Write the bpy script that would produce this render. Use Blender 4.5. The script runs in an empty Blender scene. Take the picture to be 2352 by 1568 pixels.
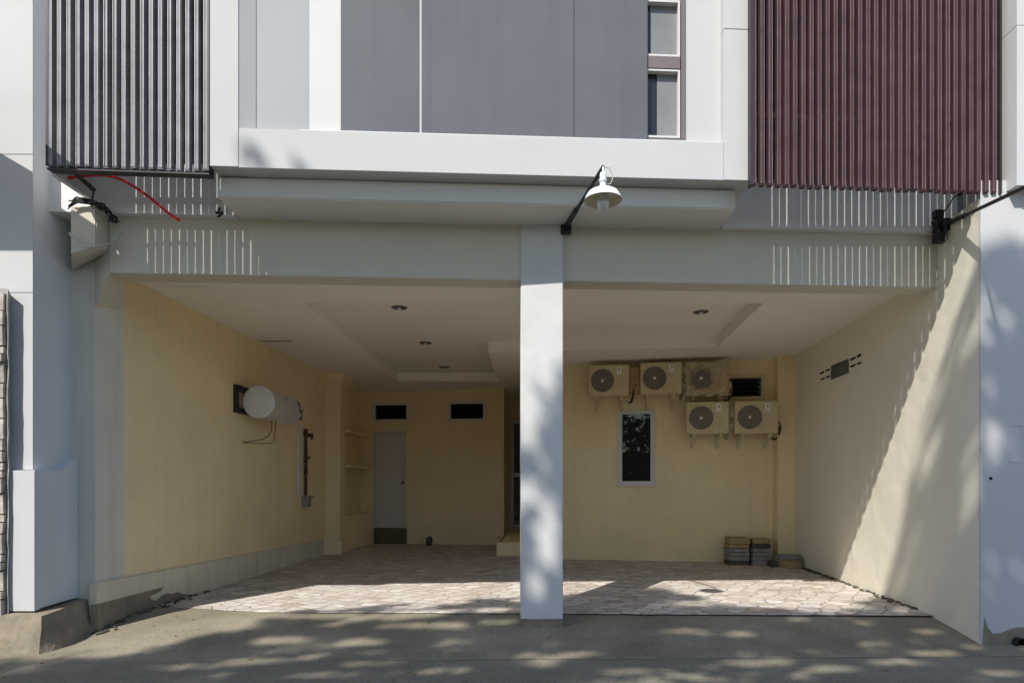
import bpy, bmesh, math, random
from mathutils import Vector, Matrix, noise
random.seed(11)
S = bpy.context.scene
C = S.collection
R = math.radians

# ---------------------------------------------------------------- camera
F, CX, HZ, EYE = 1450.0, 1176.0, 1114.0, 1.32      # focal length, centre, horizon (for a 2352 x 1568 picture), eye height
cam = bpy.data.cameras.new('camera'); co = bpy.data.objects.new('camera', cam); C.objects.link(co)
co.location = (0, 0, EYE); co.rotation_euler = (R(90), 0, 0)
cam.sensor_width = 36.0; cam.lens = 36.0 * F / 2352.0
cam.shift_y = (HZ - 784.0) / 2352.0
cam.clip_start = 0.05; cam.clip_end = 600
S.camera = co

# ---------------------------------------------------------------- light
SUN = Vector((0.61, 1.0, -1.23)).normalized()       # travel direction of the sunlight
w = bpy.data.worlds.new("World"); S.world = w; w.use_nodes = True
nt = w.node_tree
sky = nt.nodes.new('ShaderNodeTexSky'); sky.sky_type = 'NISHITA'; sky.sun_disc = False
sky.sun_elevation = math.asin(-SUN.z); sky.sun_rotation = math.atan2(-SUN.x, -SUN.y)
sky.air_density = 1.0; sky.dust_density = 1.0; sky.ozone_density = 1.6
bg = nt.nodes['Background']; bg.inputs['Strength'].default_value = 0.15
nt.links.new(sky.outputs[0], bg.inputs['Color'])
sl = bpy.data.lights.new('sun', 'SUN'); sl.energy = 3.75; sl.angle = R(0.5); sl.color = (1.0, 0.955, 0.885)
so = bpy.data.objects.new('sun', sl); C.objects.link(so)
so.rotation_euler = SUN.to_track_quat('-Z', 'Y').to_euler()
so.location = (-8, -12, 18)
S.view_settings.view_transform = 'Standard'; S.view_settings.look = 'None'
S.view_settings.exposure = 0.56; S.view_settings.gamma = 1.0
S.cycles.max_bounces = 10; S.cycles.diffuse_bounces = 7; S.cycles.transparent_max_bounces = 12
S.cycles.sample_clamp_indirect = 6.0

# ---------------------------------------------------------------- helpers
def sx(u, Y): return (u - CX) / F * Y
def sz(v, Y): return EYE + (HZ - v) / F * Y
def lx(u, A, m):                                     # X where the plan line Y = A + m X is seen at column u
    t = (u - CX) / F
    return A / (1 - m * t) * t

MATS = {}
def mat(name, col, rough=0.85, spec=0.3, metal=0.0, var=0.06, vscale=1.5, bump=0.15, bscale=60, stain=None, streak=0.0, alpha=None, grime=0.0, wav=0.0):
    if name in MATS: return MATS[name]
    m = bpy.data.materials.new(name); m.use_nodes = True
    n = m.node_tree.nodes; l = m.node_tree.links
    b = n['Principled BSDF']
    b.inputs['Roughness'].default_value = rough
    b.inputs['Specular IOR Level'].default_value = spec
    b.inputs['Metallic'].default_value = metal
    tc = n.new('ShaderNodeTexCoord')
    ns = n.new('ShaderNodeTexNoise'); ns.inputs['Scale'].default_value = vscale; ns.inputs['Detail'].default_value = 6
    ns.inputs['Roughness'].default_value = 0.6
    l.new(tc.outputs['Object'], ns.inputs['Vector'])
    mr = n.new('ShaderNodeMapRange'); mr.inputs[1].default_value = 0.3; mr.inputs[2].default_value = 0.7
    mr.inputs[3].default_value = 1 - var; mr.inputs[4].default_value = 1 + var
    l.new(ns.outputs[0], mr.inputs[0])
    mul = n.new('ShaderNodeVectorMath'); mul.operation = 'SCALE'; mul.inputs[0].default_value = col
    l.new(mr.outputs[0], mul.inputs['Scale'])
    out = mul.outputs[0]
    if streak > 0:                                    # vertical rain streaks and dirt with a shape of their own
        mp = n.new('ShaderNodeMapping'); mp.inputs['Scale'].default_value = (9, 9, 0.35)
        l.new(tc.outputs['Object'], mp.inputs[0])
        n2 = n.new('ShaderNodeTexNoise'); n2.inputs['Scale'].default_value = 1.0; n2.inputs['Detail'].default_value = 5
        l.new(mp.outputs[0], n2.inputs['Vector'])
        r2 = n.new('ShaderNodeMapRange'); r2.inputs[1].default_value = 0.52; r2.inputs[2].default_value = 0.78
        r2.inputs[3].default_value = 0; r2.inputs[4].default_value = streak
        l.new(n2.outputs[0], r2.inputs[0])
        mx = n.new('ShaderNodeMix'); mx.data_type = 'RGBA'
        l.new(r2.outputs[0], mx.inputs['Factor']); l.new(out, mx.inputs['A'])
        mx.inputs['B'].default_value = (*(stain or (0.25, 0.23, 0.2)), 1)
        out = mx.outputs['Result']
    if grime > 0:
        n3 = n.new('ShaderNodeTexNoise'); n3.inputs['Scale'].default_value = 4.0; n3.inputs['Detail'].default_value = 8
        n3.inputs['Roughness'].default_value = 0.7
        l.new(tc.outputs['Object'], n3.inputs['Vector'])
        r3 = n.new('ShaderNodeMapRange'); r3.inputs[1].default_value = 0.5; r3.inputs[2].default_value = 0.75
        r3.inputs[3].default_value = 0; r3.inputs[4].default_value = grime
        l.new(n3.outputs[0], r3.inputs[0])
        mx = n.new('ShaderNodeMix'); mx.data_type = 'RGBA'
        l.new(r3.outputs[0], mx.inputs['Factor']); l.new(out, mx.inputs['A'])
        mx.inputs['B'].default_value = (*(stain or (0.2, 0.18, 0.15)), 1)
        out = mx.outputs['Result']
    l.new(out, b.inputs['Base Color'])
    if bump > 0:
        nb = n.new('ShaderNodeTexNoise'); nb.inputs['Scale'].default_value = bscale; nb.inputs['Detail'].default_value = 4
        l.new(tc.outputs['Object'], nb.inputs['Vector'])
        bp = n.new('ShaderNodeBump'); bp.inputs['Strength'].default_value = bump; bp.inputs['Distance'].default_value = 0.01
        l.new(nb.outputs[0], bp.inputs['Height']); l.new(bp.outputs[0], b.inputs['Normal'])
        if wav > 0:                                   # trowelled, slightly uneven plaster
            nw = n.new('ShaderNodeTexNoise'); nw.inputs['Scale'].default_value = 2.2; nw.inputs['Detail'].default_value = 2
            l.new(tc.outputs['Object'], nw.inputs['Vector'])
            b2 = n.new('ShaderNodeBump'); b2.inputs['Strength'].default_value = wav; b2.inputs['Distance'].default_value = 0.06
            l.new(nw.outputs[0], b2.inputs['Height']); l.new(b2.outputs[0], bp.inputs['Normal'])
    if alpha is not None: b.inputs['Alpha'].default_value = alpha
    MATS[name] = m
    return m

def newbm(): return bmesh.new()
def obj(name, bm, m, parent=None, smooth=False, bev=0.0):
    if bev > 0:
        bmesh.ops.remove_doubles(bm, verts=bm.verts, dist=1e-5)
        eds = [e for e in bm.edges if len(e.link_faces) == 2 and e.calc_face_angle(0) > 0.7]
        bmesh.ops.bevel(bm, geom=eds, offset=bev, segments=2, affect='EDGES', clamp_overlap=True)
    bmesh.ops.recalc_face_normals(bm, faces=bm.faces)
    me = bpy.data.meshes.new(name); bm.to_mesh(me); bm.free()
    if smooth:
        for p in me.polygons: p.use_smooth = True
    for x in (m if isinstance(m, (list, tuple)) else [m]): me.materials.append(x)
    o = bpy.data.objects.new(name, me); C.objects.link(o)
    if parent: o.parent = parent; o.matrix_parent_inverse = Matrix.Translation(-parent_world(parent))
    return o
def parent_world(p):
    return Vector(p.location) if p.type == 'EMPTY' else Vector((0, 0, 0))
def tag(o, label=None, cat=None, group=None, kind=None):
    if label: o['label'] = label
    if cat: o['category'] = cat
    if group: o['group'] = group
    if kind: o['kind'] = kind
    return o
def thing(name, label, cat, loc=(0, 0, 0), group=None):
    o = bpy.data.objects.new(name, None); C.objects.link(o); o.location = loc; o.empty_display_size = 0.1
    return tag(o, label, cat, group)
def prism(bm, pts, z0, z1):
    """vertical prism over a plan polygon; z0/z1 numbers or lists"""
    n = len(pts)
    a = z0 if isinstance(z0, (list, tuple)) else [z0] * n
    b = z1 if isinstance(z1, (list, tuple)) else [z1] * n
    lo = [bm.verts.new((p[0], p[1], a[i])) for i, p in enumerate(pts)]
    hi = [bm.verts.new((p[0], p[1], b[i])) for i, p in enumerate(pts)]
    bm.faces.new(lo[::-1]); bm.faces.new(hi)
    for i in range(n):
        j = (i + 1) % n
        bm.faces.new((lo[i], lo[j], hi[j], hi[i]))
def box(bm, x0, x1, y0, y1, z0, z1): prism(bm, [(x0, y0), (x1, y0), (x1, y1), (x0, y1)], z0, z1)
def fbox(bm, A, m, x0, x1, d0, d1, z0, z1):
    """box along the plan line Y = A + m X, from depth offset d0 to d1 behind it"""
    prism(bm, [(x0, A + m * x0 + d0), (x1, A + m * x1 + d0), (x1, A + m * x1 + d1), (x0, A + m * x0 + d1)], z0, z1)
def tube(bm, pts, r, seg=10, caps=True):
    pts = [Vector(p) for p in pts]
    rr = r if isinstance(r, (list, tuple)) else [r] * len(pts)
    rings = []
    up = Vector((0, 0, 1))
    for i, p in enumerate(pts):
        d = (pts[min(i + 1, len(pts) - 1)] - pts[max(i - 1, 0)]).normalized()
        a = d.cross(up)
        if a.length < 1e-3: a = d.cross(Vector((0, 1, 0)))
        a.normalize(); b = d.cross(a)
        rings.append([bm.verts.new(p + (a * math.cos(t) + b * math.sin(t)) * rr[i]) for t in [2 * math.pi * k / seg for k in range(seg)]])
    for i in range(len(rings) - 1):
        for k in range(seg):
            bm.faces.new((rings[i][k], rings[i][(k + 1) % seg], rings[i + 1][(k + 1) % seg], rings[i + 1][k]))
    if caps:
        bm.faces.new(rings[0]); bm.faces.new(rings[-1][::-1])
def spline(pts, n=8):
    pts = [Vector(p) for p in pts]; out = []
    P = [pts[0]] + pts + [pts[-1]]
    for i in range(1, len(P) - 2):
        for k in range(n):
            t = k / n
            out.append(0.5 * ((2 * P[i]) + (-P[i-1] + P[i+1]) * t + (2*P[i-1] - 5*P[i] + 4*P[i+1] - P[i+2]) * t*t + (-P[i-1] + 3*P[i] - 3*P[i+1] + P[i+2]) * t**3))
    out.append(pts[-1]); return out
def lathe(bm, prof, c=(0, 0, 0), seg=40, axis='z'):
    rings = []
    for r, h in prof:
        ring = []
        for k in range(seg):
            t = 2 * math.pi * k / seg
            if axis == 'z': p = (c[0] + r * math.cos(t), c[1] + r * math.sin(t), c[2] + h)
            else: p = (c[0] + r * math.cos(t), c[1] + h, c[2] + r * math.sin(t))
            ring.append(bm.verts.new(p))
        rings.append(ring)
    for i in range(len(rings) - 1):
        for k in range(seg):
            bm.faces.new((rings[i][k], rings[i][(k + 1) % seg], rings[i + 1][(k + 1) % seg], rings[i + 1][k]))
    return rings

# ---------------------------------------------------------------- materials
M_ext = mat('exterior_paint', (0.53, 0.533, 0.533), 0.75, 0.3, var=0.02, vscale=1.2, bump=0.05, bscale=25, streak=0.10, stain=(0.5, 0.49, 0.46))
M_extsh = mat('shade_side_paint', (0.62, 0.635, 0.655), 0.8, 0.25, var=0.04, vscale=1.5, bump=0.1, bscale=20, wav=0.3, streak=0.16, stain=(0.5, 0.49, 0.46))  # copy of the exterior paint, lighter and bluer for faces in shade
M_cream = mat('cream_paint', (0.80, 0.67, 0.42), 0.85, 0.2, var=0.06, vscale=0.9, bump=0.16, bscale=9, wav=0.35, streak=0.16, grime=0.14, stain=(0.48, 0.38, 0.22))
M_beam = mat('beam_paint', (0.60, 0.565, 0.47), 0.85, 0.2, var=0.03, vscale=1.2, bump=0.06, bscale=20, streak=0.08, stain=(0.45, 0.42, 0.35))
M_ceil = mat('ceiling_paint', (0.83, 0.785, 0.71), 0.9, 0.2, var=0.02, vscale=1.0, bump=0.03)
M_cem = mat('bare_cement', (0.25, 0.215, 0.16), 0.95, 0.15, var=0.22, vscale=6, bump=0.7, bscale=30, grime=0.35, stain=(0.16, 0.145, 0.12))
M_pan = mat('slate_panel', (0.118, 0.127, 0.143), 0.7, 0.3, var=0.09, vscale=0.9, bump=0.05, bscale=120, streak=0.35, stain=(0.085, 0.092, 0.11))
M_lslat = mat('weathered_steel', (0.225, 0.225, 0.24), 0.6, 0.4, metal=0.0, var=0.25, vscale=5, bump=0.1, streak=0.5, stain=(0.15, 0.14, 0.14))
M_rslat = mat('maroon_steel', (0.062, 0.029, 0.032), 0.5, 0.4, var=0.25, vscale=4, bump=0.05, streak=0.3, stain=(0.12, 0.07, 0.07))
M_dark = mat('dark_steel', (0.035, 0.03, 0.032), 0.5, 0.4, var=0.2, vscale=8, bump=0.05)
M_black = mat('black_metal', (0.015, 0.015, 0.017), 0.4, 0.5, var=0.2, vscale=8, bump=0.0)
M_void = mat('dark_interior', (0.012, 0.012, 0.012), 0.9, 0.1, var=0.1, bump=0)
M_gap = mat('joint_shadow_gap', (0.25, 0.25, 0.25), 0.9, 0.1, var=0.1, bump=0)
M_wframe = mat('aluminium_white_frame', (0.62, 0.62, 0.60), 0.45, 0.5, var=0.03, bump=0)
M_bframe = mat('bronze_frame', (0.20, 0.165, 0.155), 0.45, 0.5, metal=0.3, var=0.1, bump=0)
M_door = mat('door_paint', (0.62, 0.59, 0.54), 0.6, 0.35, var=0.04, bump=0.03)
M_ac = mat('ac_ivory_plastic', (0.60, 0.505, 0.31), 0.5, 0.4, var=0.08, vscale=5, bump=0.02, grime=0.4, stain=(0.35, 0.28, 0.18))
M_acd = mat('ac_dark_grille', (0.16, 0.14, 0.11), 0.6, 0.3, var=0.1, bump=0)
M_acg = mat('ac_grille_wire', (0.34, 0.30, 0.24), 0.6, 0.3, var=0.1, bump=0)
M_label = mat('paper_label', (0.78, 0.76, 0.72), 0.6, 0.3, var=0.03, bump=0)
M_tank = mat('white_enamel', (0.66, 0.66, 0.66), 0.35, 0.5, var=0.02, bump=0)
M_card = mat('cardboard', (0.38, 0.28, 0.15), 0.9, 0.15, var=0.2, vscale=6, bump=0.1)
M_cardg = mat('grey_carton', (0.27, 0.26, 0.24), 0.9, 0.15, var=0.2, vscale=9, bump=0.1)
M_carddk = mat('dark_carton', (0.10, 0.09, 0.07), 0.9, 0.15, var=0.2, vscale=9, bump=0.1)
M_rust = mat('rusty_pipe', (0.10, 0.055, 0.035), 0.8, 0.3, var=0.4, vscale=20, bump=0.3)
M_red = mat('red_conduit', (0.72, 0.02, 0.035), 0.4, 0.5, var=0.05, bump=0)
M_cable = mat('black_cable', (0.012, 0.012, 0.013), 0.5, 0.4, var=0.1, bump=0)
M_grayc = mat('grey_cable', (0.42, 0.41, 0.36), 0.6, 0.4, var=0.1, bump=0)
M_lampw = mat('lamp_enamel', (0.70, 0.74, 0.74), 0.35, 0.5, var=0.05, bump=0)
M_lampi = mat('lamp_inside', (0.62, 0.58, 0.44), 0.4, 0.5, var=0.05, bump=0)
M_bulb = mat('opal_bulb', (0.62, 0.60, 0.62), 0.25, 0.5, var=0.0, bump=0)

def glass(name, col=(0.02, 0.022, 0.022), rough=0.02):
    m = bpy.data.materials.new(name); m.use_nodes = True
    b = m.node_tree.nodes['Principled BSDF']
    b.inputs['Base Color'].default_value = (*col, 1); b.inputs['Roughness'].default_value = rough
    b.inputs['Specular IOR Level'].default_value = 0.5
    return m
M_glass = glass('dark_window_glass')
M_glass2 = glass('pale_curtained_glass', (0.30, 0.32, 0.31), 0.06)

def plastic_mat():
    m = bpy.data.materials.new('torn_plastic_wrap'); m.use_nodes = True
    n = m.node_tree.nodes; l = m.node_tree.links
    b = n['Principled BSDF']; b.inputs['Base Color'].default_value = (0.50, 0.41, 0.27, 1); b.inputs['Roughness'].default_value = 0.3
    tc = n.new('ShaderNodeTexCoord'); ns = n.new('ShaderNodeTexNoise'); ns.inputs['Scale'].default_value = 9; ns.inputs['Detail'].default_value = 5
    l.new(tc.outputs['Object'], ns.inputs['Vector'])
    mr = n.new('ShaderNodeMapRange'); mr.inputs[1].default_value = 0.4; mr.inputs[2].default_value = 0.62; mr.inputs[3].default_value = 0.15; mr.inputs[4].default_value = 0.8
    l.new(ns.outputs[0], mr.inputs[0]); l.new(mr.outputs[0], b.inputs['Alpha'])
    bp = n.new('ShaderNodeBump'); bp.inputs['Strength'].default_value = 0.8; bp.inputs['Distance'].default_value = 0.03
    l.new(ns.outputs[0], bp.inputs['Height']); l.new(bp.outputs[0], b.inputs['Normal'])
    return m
M_wrap = plastic_mat()

def concrete(name, c1, c2, scale=1.0):
    m = bpy.data.materials.new(name); m.use_nodes = True
    n = m.node_tree.nodes; l = m.node_tree.links; b = n['Principled BSDF']
    b.inputs['Roughness'].default_value = 0.95; b.inputs['Specular IOR Level'].default_value = 0.15
    tc = n.new('ShaderNodeTexCoord')
    a = n.new('ShaderNodeTexNoise'); a.inputs['Scale'].default_value = 0.9 * scale; a.inputs['Detail'].default_value = 9; a.inputs['Roughness'].default_value = 0.65
    g = n.new('ShaderNodeTexNoise'); g.inputs['Scale'].default_value = 55; g.inputs['Detail'].default_value = 5
    l.new(tc.outputs['Object'], a.inputs['Vector']); l.new(tc.outputs['Object'], g.inputs['Vector'])
    r = n.new('ShaderNodeValToRGB'); r.color_ramp.elements[0].position = 0.32; r.color_ramp.elements[1].position = 0.68
    r.color_ramp.elements[0].color = (*c1, 1); r.color_ramp.elements[1].color = (*c2, 1)
    l.new(a.outputs[0], r.inputs[0])
    mr = n.new('ShaderNodeMapRange'); mr.inputs[1].default_value = 0.3; mr.inputs[2].default_value = 0.7; mr.inputs[3].default_value = 0.8; mr.inputs[4].default_value = 1.2
    l.new(g.outputs[0], mr.inputs[0])
    v = n.new('ShaderNodeVectorMath'); v.operation = 'SCALE'
    l.new(r.outputs[0], v.inputs[0]); l.new(mr.outputs[0], v.inputs['Scale'])
    l.new(v.outputs[0], b.inputs['Base Color'])
    bp = n.new('ShaderNodeBump'); bp.inputs['Strength'].default_value = 0.35; bp.inputs['Distance'].default_value = 0.008
    ad = n.new('ShaderNodeMath'); ad.operation = 'ADD'
    l.new(a.outputs[0], ad.inputs[0]); l.new(g.outputs[0], ad.inputs[1])
    l.new(ad.outputs[0], bp.inputs['Height']); l.new(bp.outputs[0], b.inputs['Normal'])
    return m
M_road = concrete('road_concrete', (0.165, 0.149, 0.114), (0.25, 0.228, 0.178))
M_apron = concrete('apron_concrete', (0.175, 0.157, 0.115), (0.30, 0.270, 0.202), 1.3)

def paver():
    m = bpy.data.materials.new('stone_pavers'); m.use_nodes = True
    n = m.node_tree.nodes; l = m.node_tree.links; b = n['Principled BSDF']
    b.inputs['Roughness'].default_value = 0.9; b.inputs['Specular IOR Level'].default_value = 0.2
    tc = n.new('ShaderNodeTexCoord')
    mp = n.new('ShaderNodeMapping'); mp.inputs['Scale'].default_value = (4.6, 6.0, 1); mp.inputs['Rotation'].default_value = (0, 0, 0.5)
    l.new(tc.outputs['Object'], mp.inputs[0])
    e = n.new('ShaderNodeTexVoronoi'); e.voronoi_dimensions = '2D'; e.feature = 'DISTANCE_TO_EDGE'; e.inputs['Scale'].default_value = 1; e.inputs['Randomness'].default_value = 0.6
    f = n.new('ShaderNodeTexVoronoi'); f.voronoi_dimensions = '2D'; f.feature = 'F1'; f.inputs['Scale'].default_value = 1; f.inputs['Randomness'].default_value = 0.6
    l.new(mp.outputs[0], e.inputs['Vector']); l.new(mp.outputs[0], f.inputs['Vector'])
    sp = n.new('ShaderNodeSeparateColor'); l.new(f.outputs['Color'], sp.inputs[0])
    r = n.new('ShaderNodeValToRGB')
    els = [(0.0, (0.42, 0.345, 0.285)), (0.3, (0.60, 0.555, 0.50)), (0.55, (0.50, 0.44, 0.395)), (0.8, (0.66, 0.62, 0.565)), (1.0, (0.45, 0.40, 0.36))]
    r.color_ramp.elements[0].color = (*els[0][1], 1); r.color_ramp.elements[1].color = (*els[-1][1], 1)
    for p, c in els[1:-1]:
        q = r.color_ramp.elements.new(p); q.color = (*c, 1)
    l.new(sp.outputs[0], r.inputs[0])
    g = n.new('ShaderNodeTexNoise'); g.inputs['Scale'].default_value = 14; g.inputs['Detail'].default_value = 8
    l.new(tc.outputs['Object'], g.inputs['Vector'])
    mr = n.new('ShaderNodeMapRange'); mr.inputs[1].default_value = 0.3; mr.inputs[2].default_value = 0.7; mr.inputs[3].default_value = 0.8; mr.inputs[4].default_value = 1.15
    l.new(g.outputs[0], mr.inputs[0])
    v = n.new('ShaderNodeVectorMath'); v.operation = 'SCALE'; l.new(r.outputs[0], v.inputs[0]); l.new(mr.outputs[0], v.inputs['Scale'])
    er = n.new('ShaderNodeMapRange'); er.inputs[1].default_value = 0.02; er.inputs[2].default_value = 0.075; er.inputs[3].default_value = 0.0; er.inputs[4].default_value = 1.0
    l.new(e.outputs['Distance'], er.inputs[0])
    mx = n.new('ShaderNodeMix'); mx.data_type = 'RGBA'; mx.inputs['A'].default_value = (0.36, 0.32, 0.275, 1)
    l.new(er.outputs[0], mx.inputs['Factor']); l.new(v.outputs[0], mx.inputs['B'])
    l.new(mx.outputs['Result'], b.inputs['Base Color'])
    bp = n.new('ShaderNodeBump'); bp.inputs['Strength'].default_value = 0.7; bp.inputs['Distance'].default_value = 0.012
    l.new(er.outputs[0], bp.inputs['Height']); l.new(bp.outputs[0], b.inputs['Normal'])
    return m
M_paver = paver()

# ---------------------------------------------------------------- ground
def gz(Y):                                           # height of the sloping apron
    pts = [(-100, -0.15), (4.3, -0.15), (5.0, -0.135), (5.66, -0.105), (6.1, -0.05), (6.6, -0.004), (100, -0.004)]
    for (a, za), (b, zb) in zip(pts, pts[1:]):
        if a <= Y <= b: return za + (zb - za) * (Y - a) / (b - a)
def sheet(name, rows, m, X0=-60, X1=60, nx=2, kind='structure', jag=None):
    bm = newbm(); prev = None
    for Yf in rows:
        row = []
        for i in range(nx + 1):
            x = X0 + (X1 - X0) * i / nx
            y = Yf(x) if callable(Yf) else Yf
            row.append(bm.verts.new((x, y, gz(y))))
        if prev:
            for i in range(nx): bm.faces.new((prev[i], prev[i + 1], row[i + 1], row[i]))
        prev = row
    o = obj(name, bm, m); tag(o, kind=kind); return o
jw = lambda x: 0.0008 + 0.004 * min(1, max(0, x + 1.4)) * (0.75 + 0.5 * noise.noise(Vector((x * 3, 9, 0))))
joint = lambda x: 5.235 + 0.02 * x + 0.012 * noise.noise(Vector((x * 1.3, 0, 0)))
sheet('road', [-100, -30, 0, 4.3, 5.0, lambda x: joint(x) - jw(x)], M_road, -60, 60, 600)
sheet('apron', [lambda x: joint(x) + jw(x), 5.66, 6.1, 6.6, 6.9, 60], M_apron, -60, 60, 600)
bm = newbm(); box(bm, -60, 60, 4.9, 5.7, -0.3, -0.18); o = obj('gutter_joint', bm, M_void); tag(o, kind='structure')

XL = lambda Y: -3.83 + 0.064 * (Y - 8.6)
XR = lambda Y: 4.20 + 0.1054 * (Y - 5.66)
# garage floor of pavers (4 mm above the concrete), front edge slightly ragged
bm = newbm()
xs = [-4.1 + 8.6 * i / 120 for i in range(121)]
f0 = []; f1 = []
for x in xs:
    ye = 6.577 - 0.025 * (x + 2.7) + 0.02 * noise.noise(Vector((x * 4, 3, 0))) + (max(0, -x - 2.6) * 0.22)
    f0.append(bm.verts.new((x, ye, 0.0))); f1.append(bm.verts.new((x + 0.3, 16.2, 0.0)))
for i in range(120): bm.faces.new((f0[i], f0[i + 1], f1[i + 1], f1[i]))
tag(obj('garage_floor', bm, M_paver), kind='structure')

# ================================================================ BUILDING
B = thing('townhouse', 'pale two storey townhouse with an open double garage under a slate panelled bay', 'building', (0.3, 6.1, 0))
mF, AF = 0.053, 5.474          # bay fascia line
mB, AB = 0.055, 6.10           # beam line
# ---- left wall of the garage
bm = newbm()
prism(bm, [(XL(6.45), 6.45), (XL(16.2), 16.2), (XL(16.2) - 0.25, 16.2), (XL(6.45) - 0.25, 6.45)], -0.2, 3.9)
obj('side_wall', bm, M_cream, B)
bm = newbm()
prism(bm, [(-3.99, 6.045), (XL(6.447) + 0.004, 6.447), (XL(6.447) - 0.25, 6.447), (-4.27, 6.045)], -0.2, 3.9)
obj('wall_end', bm, mat('wall_end_paint', (0.66, 0.635, 0.555), 0.85, 0.2, var=0.05, vscale=2, bump=0.12, bscale=12, wav=0.3, streak=0.3, stain=(0.45, 0.43, 0.38)), B)
# ---- right wall
bm = newbm()
prism(bm, [(XR(5.68), 5.68), (XR(16.2), 16.2), (XR(16.2) + 0.25, 16.2), (XR(5.68) + 0.25, 5.68)], -0.2, 3.9)
M_rwall = mat('right_wall_paint', (0.80, 0.76, 0.645), 0.85, 0.2, var=0.035, vscale=0.7, bump=0.10, bscale=14, wav=0.35, grime=0.06, stain=(0.5, 0.42, 0.28))
obj('side_wall', bm, M_rwall, B)
# right street face
bm = newbm()
prism(bm, [(4.2, 5.66), (9.0, 5.66), (9.0, 5.95), (4.47, 5.95), (4.47, 5.678), (4.2, 5.678)], -0.2, 4.05)
obj('street_wall', bm, M_ext, B)
bm = newbm()
prism(bm, [(4.43, 5.54), (9, 5.54), (9, 6.2), (4.43, 6.2)], 3.95, 5.35)
prism(bm, [(4.43, 5.54), (9, 5.54), (9, 6.2), (4.43, 6.2)], 5.356, 9)
obj('upper_wall', bm, M_ext, B)
bm = newbm()
prism(bm, [(4.50, 5.535), (9, 5.535), (9, 5.5395), (4.50, 5.5395)], 3.945, 9)
obj('cladding_board', bm, M_ext, B)
# ---- left street column
bm = newbm()
prism(bm, [(-4.252, 5.61), (-4.222, 6.05), (-9, 6.05), (-9, 5.61)], -0.2, 9)
obj('street_column', bm, M_extsh, B)
zj1, zj2 = sz(355, 5.6), sz(672, 5.6)
bm = newbm()
for a, b_ in ((1.46, zj2 - 0.004), (zj2 + 0.004, zj1 - 0.004), (zj1 + 0.004, 9)):
    prism(bm, [(-4.249, 5.597), (-9, 5.597), (-9, 5.6085), (-4.249, 5.6085)], a, b_)
obj('cladding_board', bm, M_ext, B)
# plinth with a lip that curves up at the back
bm = newbm()
prof = [(5.54, 0.235), (6.04, 0.25), (6.04, 1.575), (5.985, 1.57), (5.94, 1.53), (5.89, 1.485), (5.83, 1.462), (5.72, 1.452), (5.54, 1.452)]
def px(y, base): return base + 0.06 * (y - 6.04)
a = [bm.verts.new((px(y, -4.152), y, z)) for y, z in prof]
b_ = [bm.verts.new((px(y, -4.152) - 0.33 if y < 5.6 else px(y, -4.152) - 0.09, y, z)) for y, z in prof]
bm.faces.new(a); bm.faces.new(b_[::-1])
for i in range(len(prof)):
    j = (i + 1) % len(prof); bm.faces.new((a[i], a[j], b_[j], b_[i]))
obj('plinth', bm, M_extsh, B)
bm = newbm(); prism(bm, [(-4.184, 5.53), (-9, 5.53), (-9, 5.596), (-4.184, 5.596)], 0.22, 1.45)
obj('plinth_face', bm, M_ext, B)
# bare cement kerb under the plinth
bm = newbm()
lo = [(-4.42, 5.40), (-4.02, 5.36), (-3.93, 5.55), (-3.945, 6.07), (-4.2, 6.07), (-9, 6.0), (-9, 5.40)]
hi = [(-4.42, 5.47), (-4.06, 5.45), (-4.04, 5.55), (-4.075, 6.07), (-4.2, 6.07), (-9, 6.0), (-9, 5.47)]
zl = [-0.2] * 7; zh = [0.20, 0.20, 0.205, 0.235, 0.24, 0.2, 0.2]
L = [bm.verts.new((*p, z)) for p, z in zip(lo, zl)]; H = [bm.verts.new((*p, z)) for p, z in zip(hi, zh)]
bm.faces.new(L[::-1]); bm.faces.new(H)
for i in range(7): bm.faces.new((L[i], L[(i + 1) % 7], H[(i + 1) % 7], H[i]))
bmesh.ops.subdivide_edges(bm, edges=bm.edges[:], cuts=5, use_grid_fill=True)
for v in bm.verts:
    k = noise.noise_vector(v.co * 7) * 0.018; v.co += k
obj('cement_kerb', bm, M_cem, B)
# baseboard ledge along the left wall
bm = newbm()
n = 60
prev = None
for i in range(n + 1):
    Y = 6.0 + (11.98 - 6.0) * i / n
    top = 0.385 - 0.10 * i / n
    x = XL(Y)
    jag = 0.02 + 0.012 * noise.noise(Vector((Y * 9, 0, 0)))
    bot = 0.0 if Y > 7.6 else 0.10 + 0.07 * noise.noise(Vector((Y * 5, 1, 0))) + 0.03 * noise.noise(Vector((Y * 23, 1, 0)))
    if 7.2 < Y < 7.6: bot *= (7.6 - Y) / 0.4
    row = [bm.verts.new((x - 0.02, Y, top + 0.01)), bm.verts.new((x + 0.045, Y, top)), bm.verts.new((x + 0.05, Y, max(bot, -0.02))), bm.verts.new((x - 0.02, Y, max(bot, -0.02)))]
    if prev:
        for k in range(4): bm.faces.new((prev[k], prev[(k + 1) % 4], row[(k + 1) % 4], row[k]))
    else: bm.faces.new(row)
    prev = row
bm.faces.new(prev[::-1])
M_base = mat('baseboard_paint', (0.66, 0.605, 0.465), 0.85, 0.2, var=0.07, vscale=3, bump=0.2, bscale=12, streak=0.4, stain=(0.34, 0.31, 0.25))
obj('baseboard', bm, M_base, B)
bm = newbm()
prism(bm, [(-4.0, 5.985), (-3.935, 5.985), (XL(7.7) + 0.038, 7.7), (XL(7.7) - 0.02, 7.7)], -0.1, 0.19)
bmesh.ops.subdivide_edges(bm, edges=bm.edges[:], cuts=8, use_grid_fill=True)
for v in bm.verts: v.co.x += 0.012 * noise.noise(v.co * 8)
obj('rough_cement_footing', bm, M_cem, B)
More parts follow.
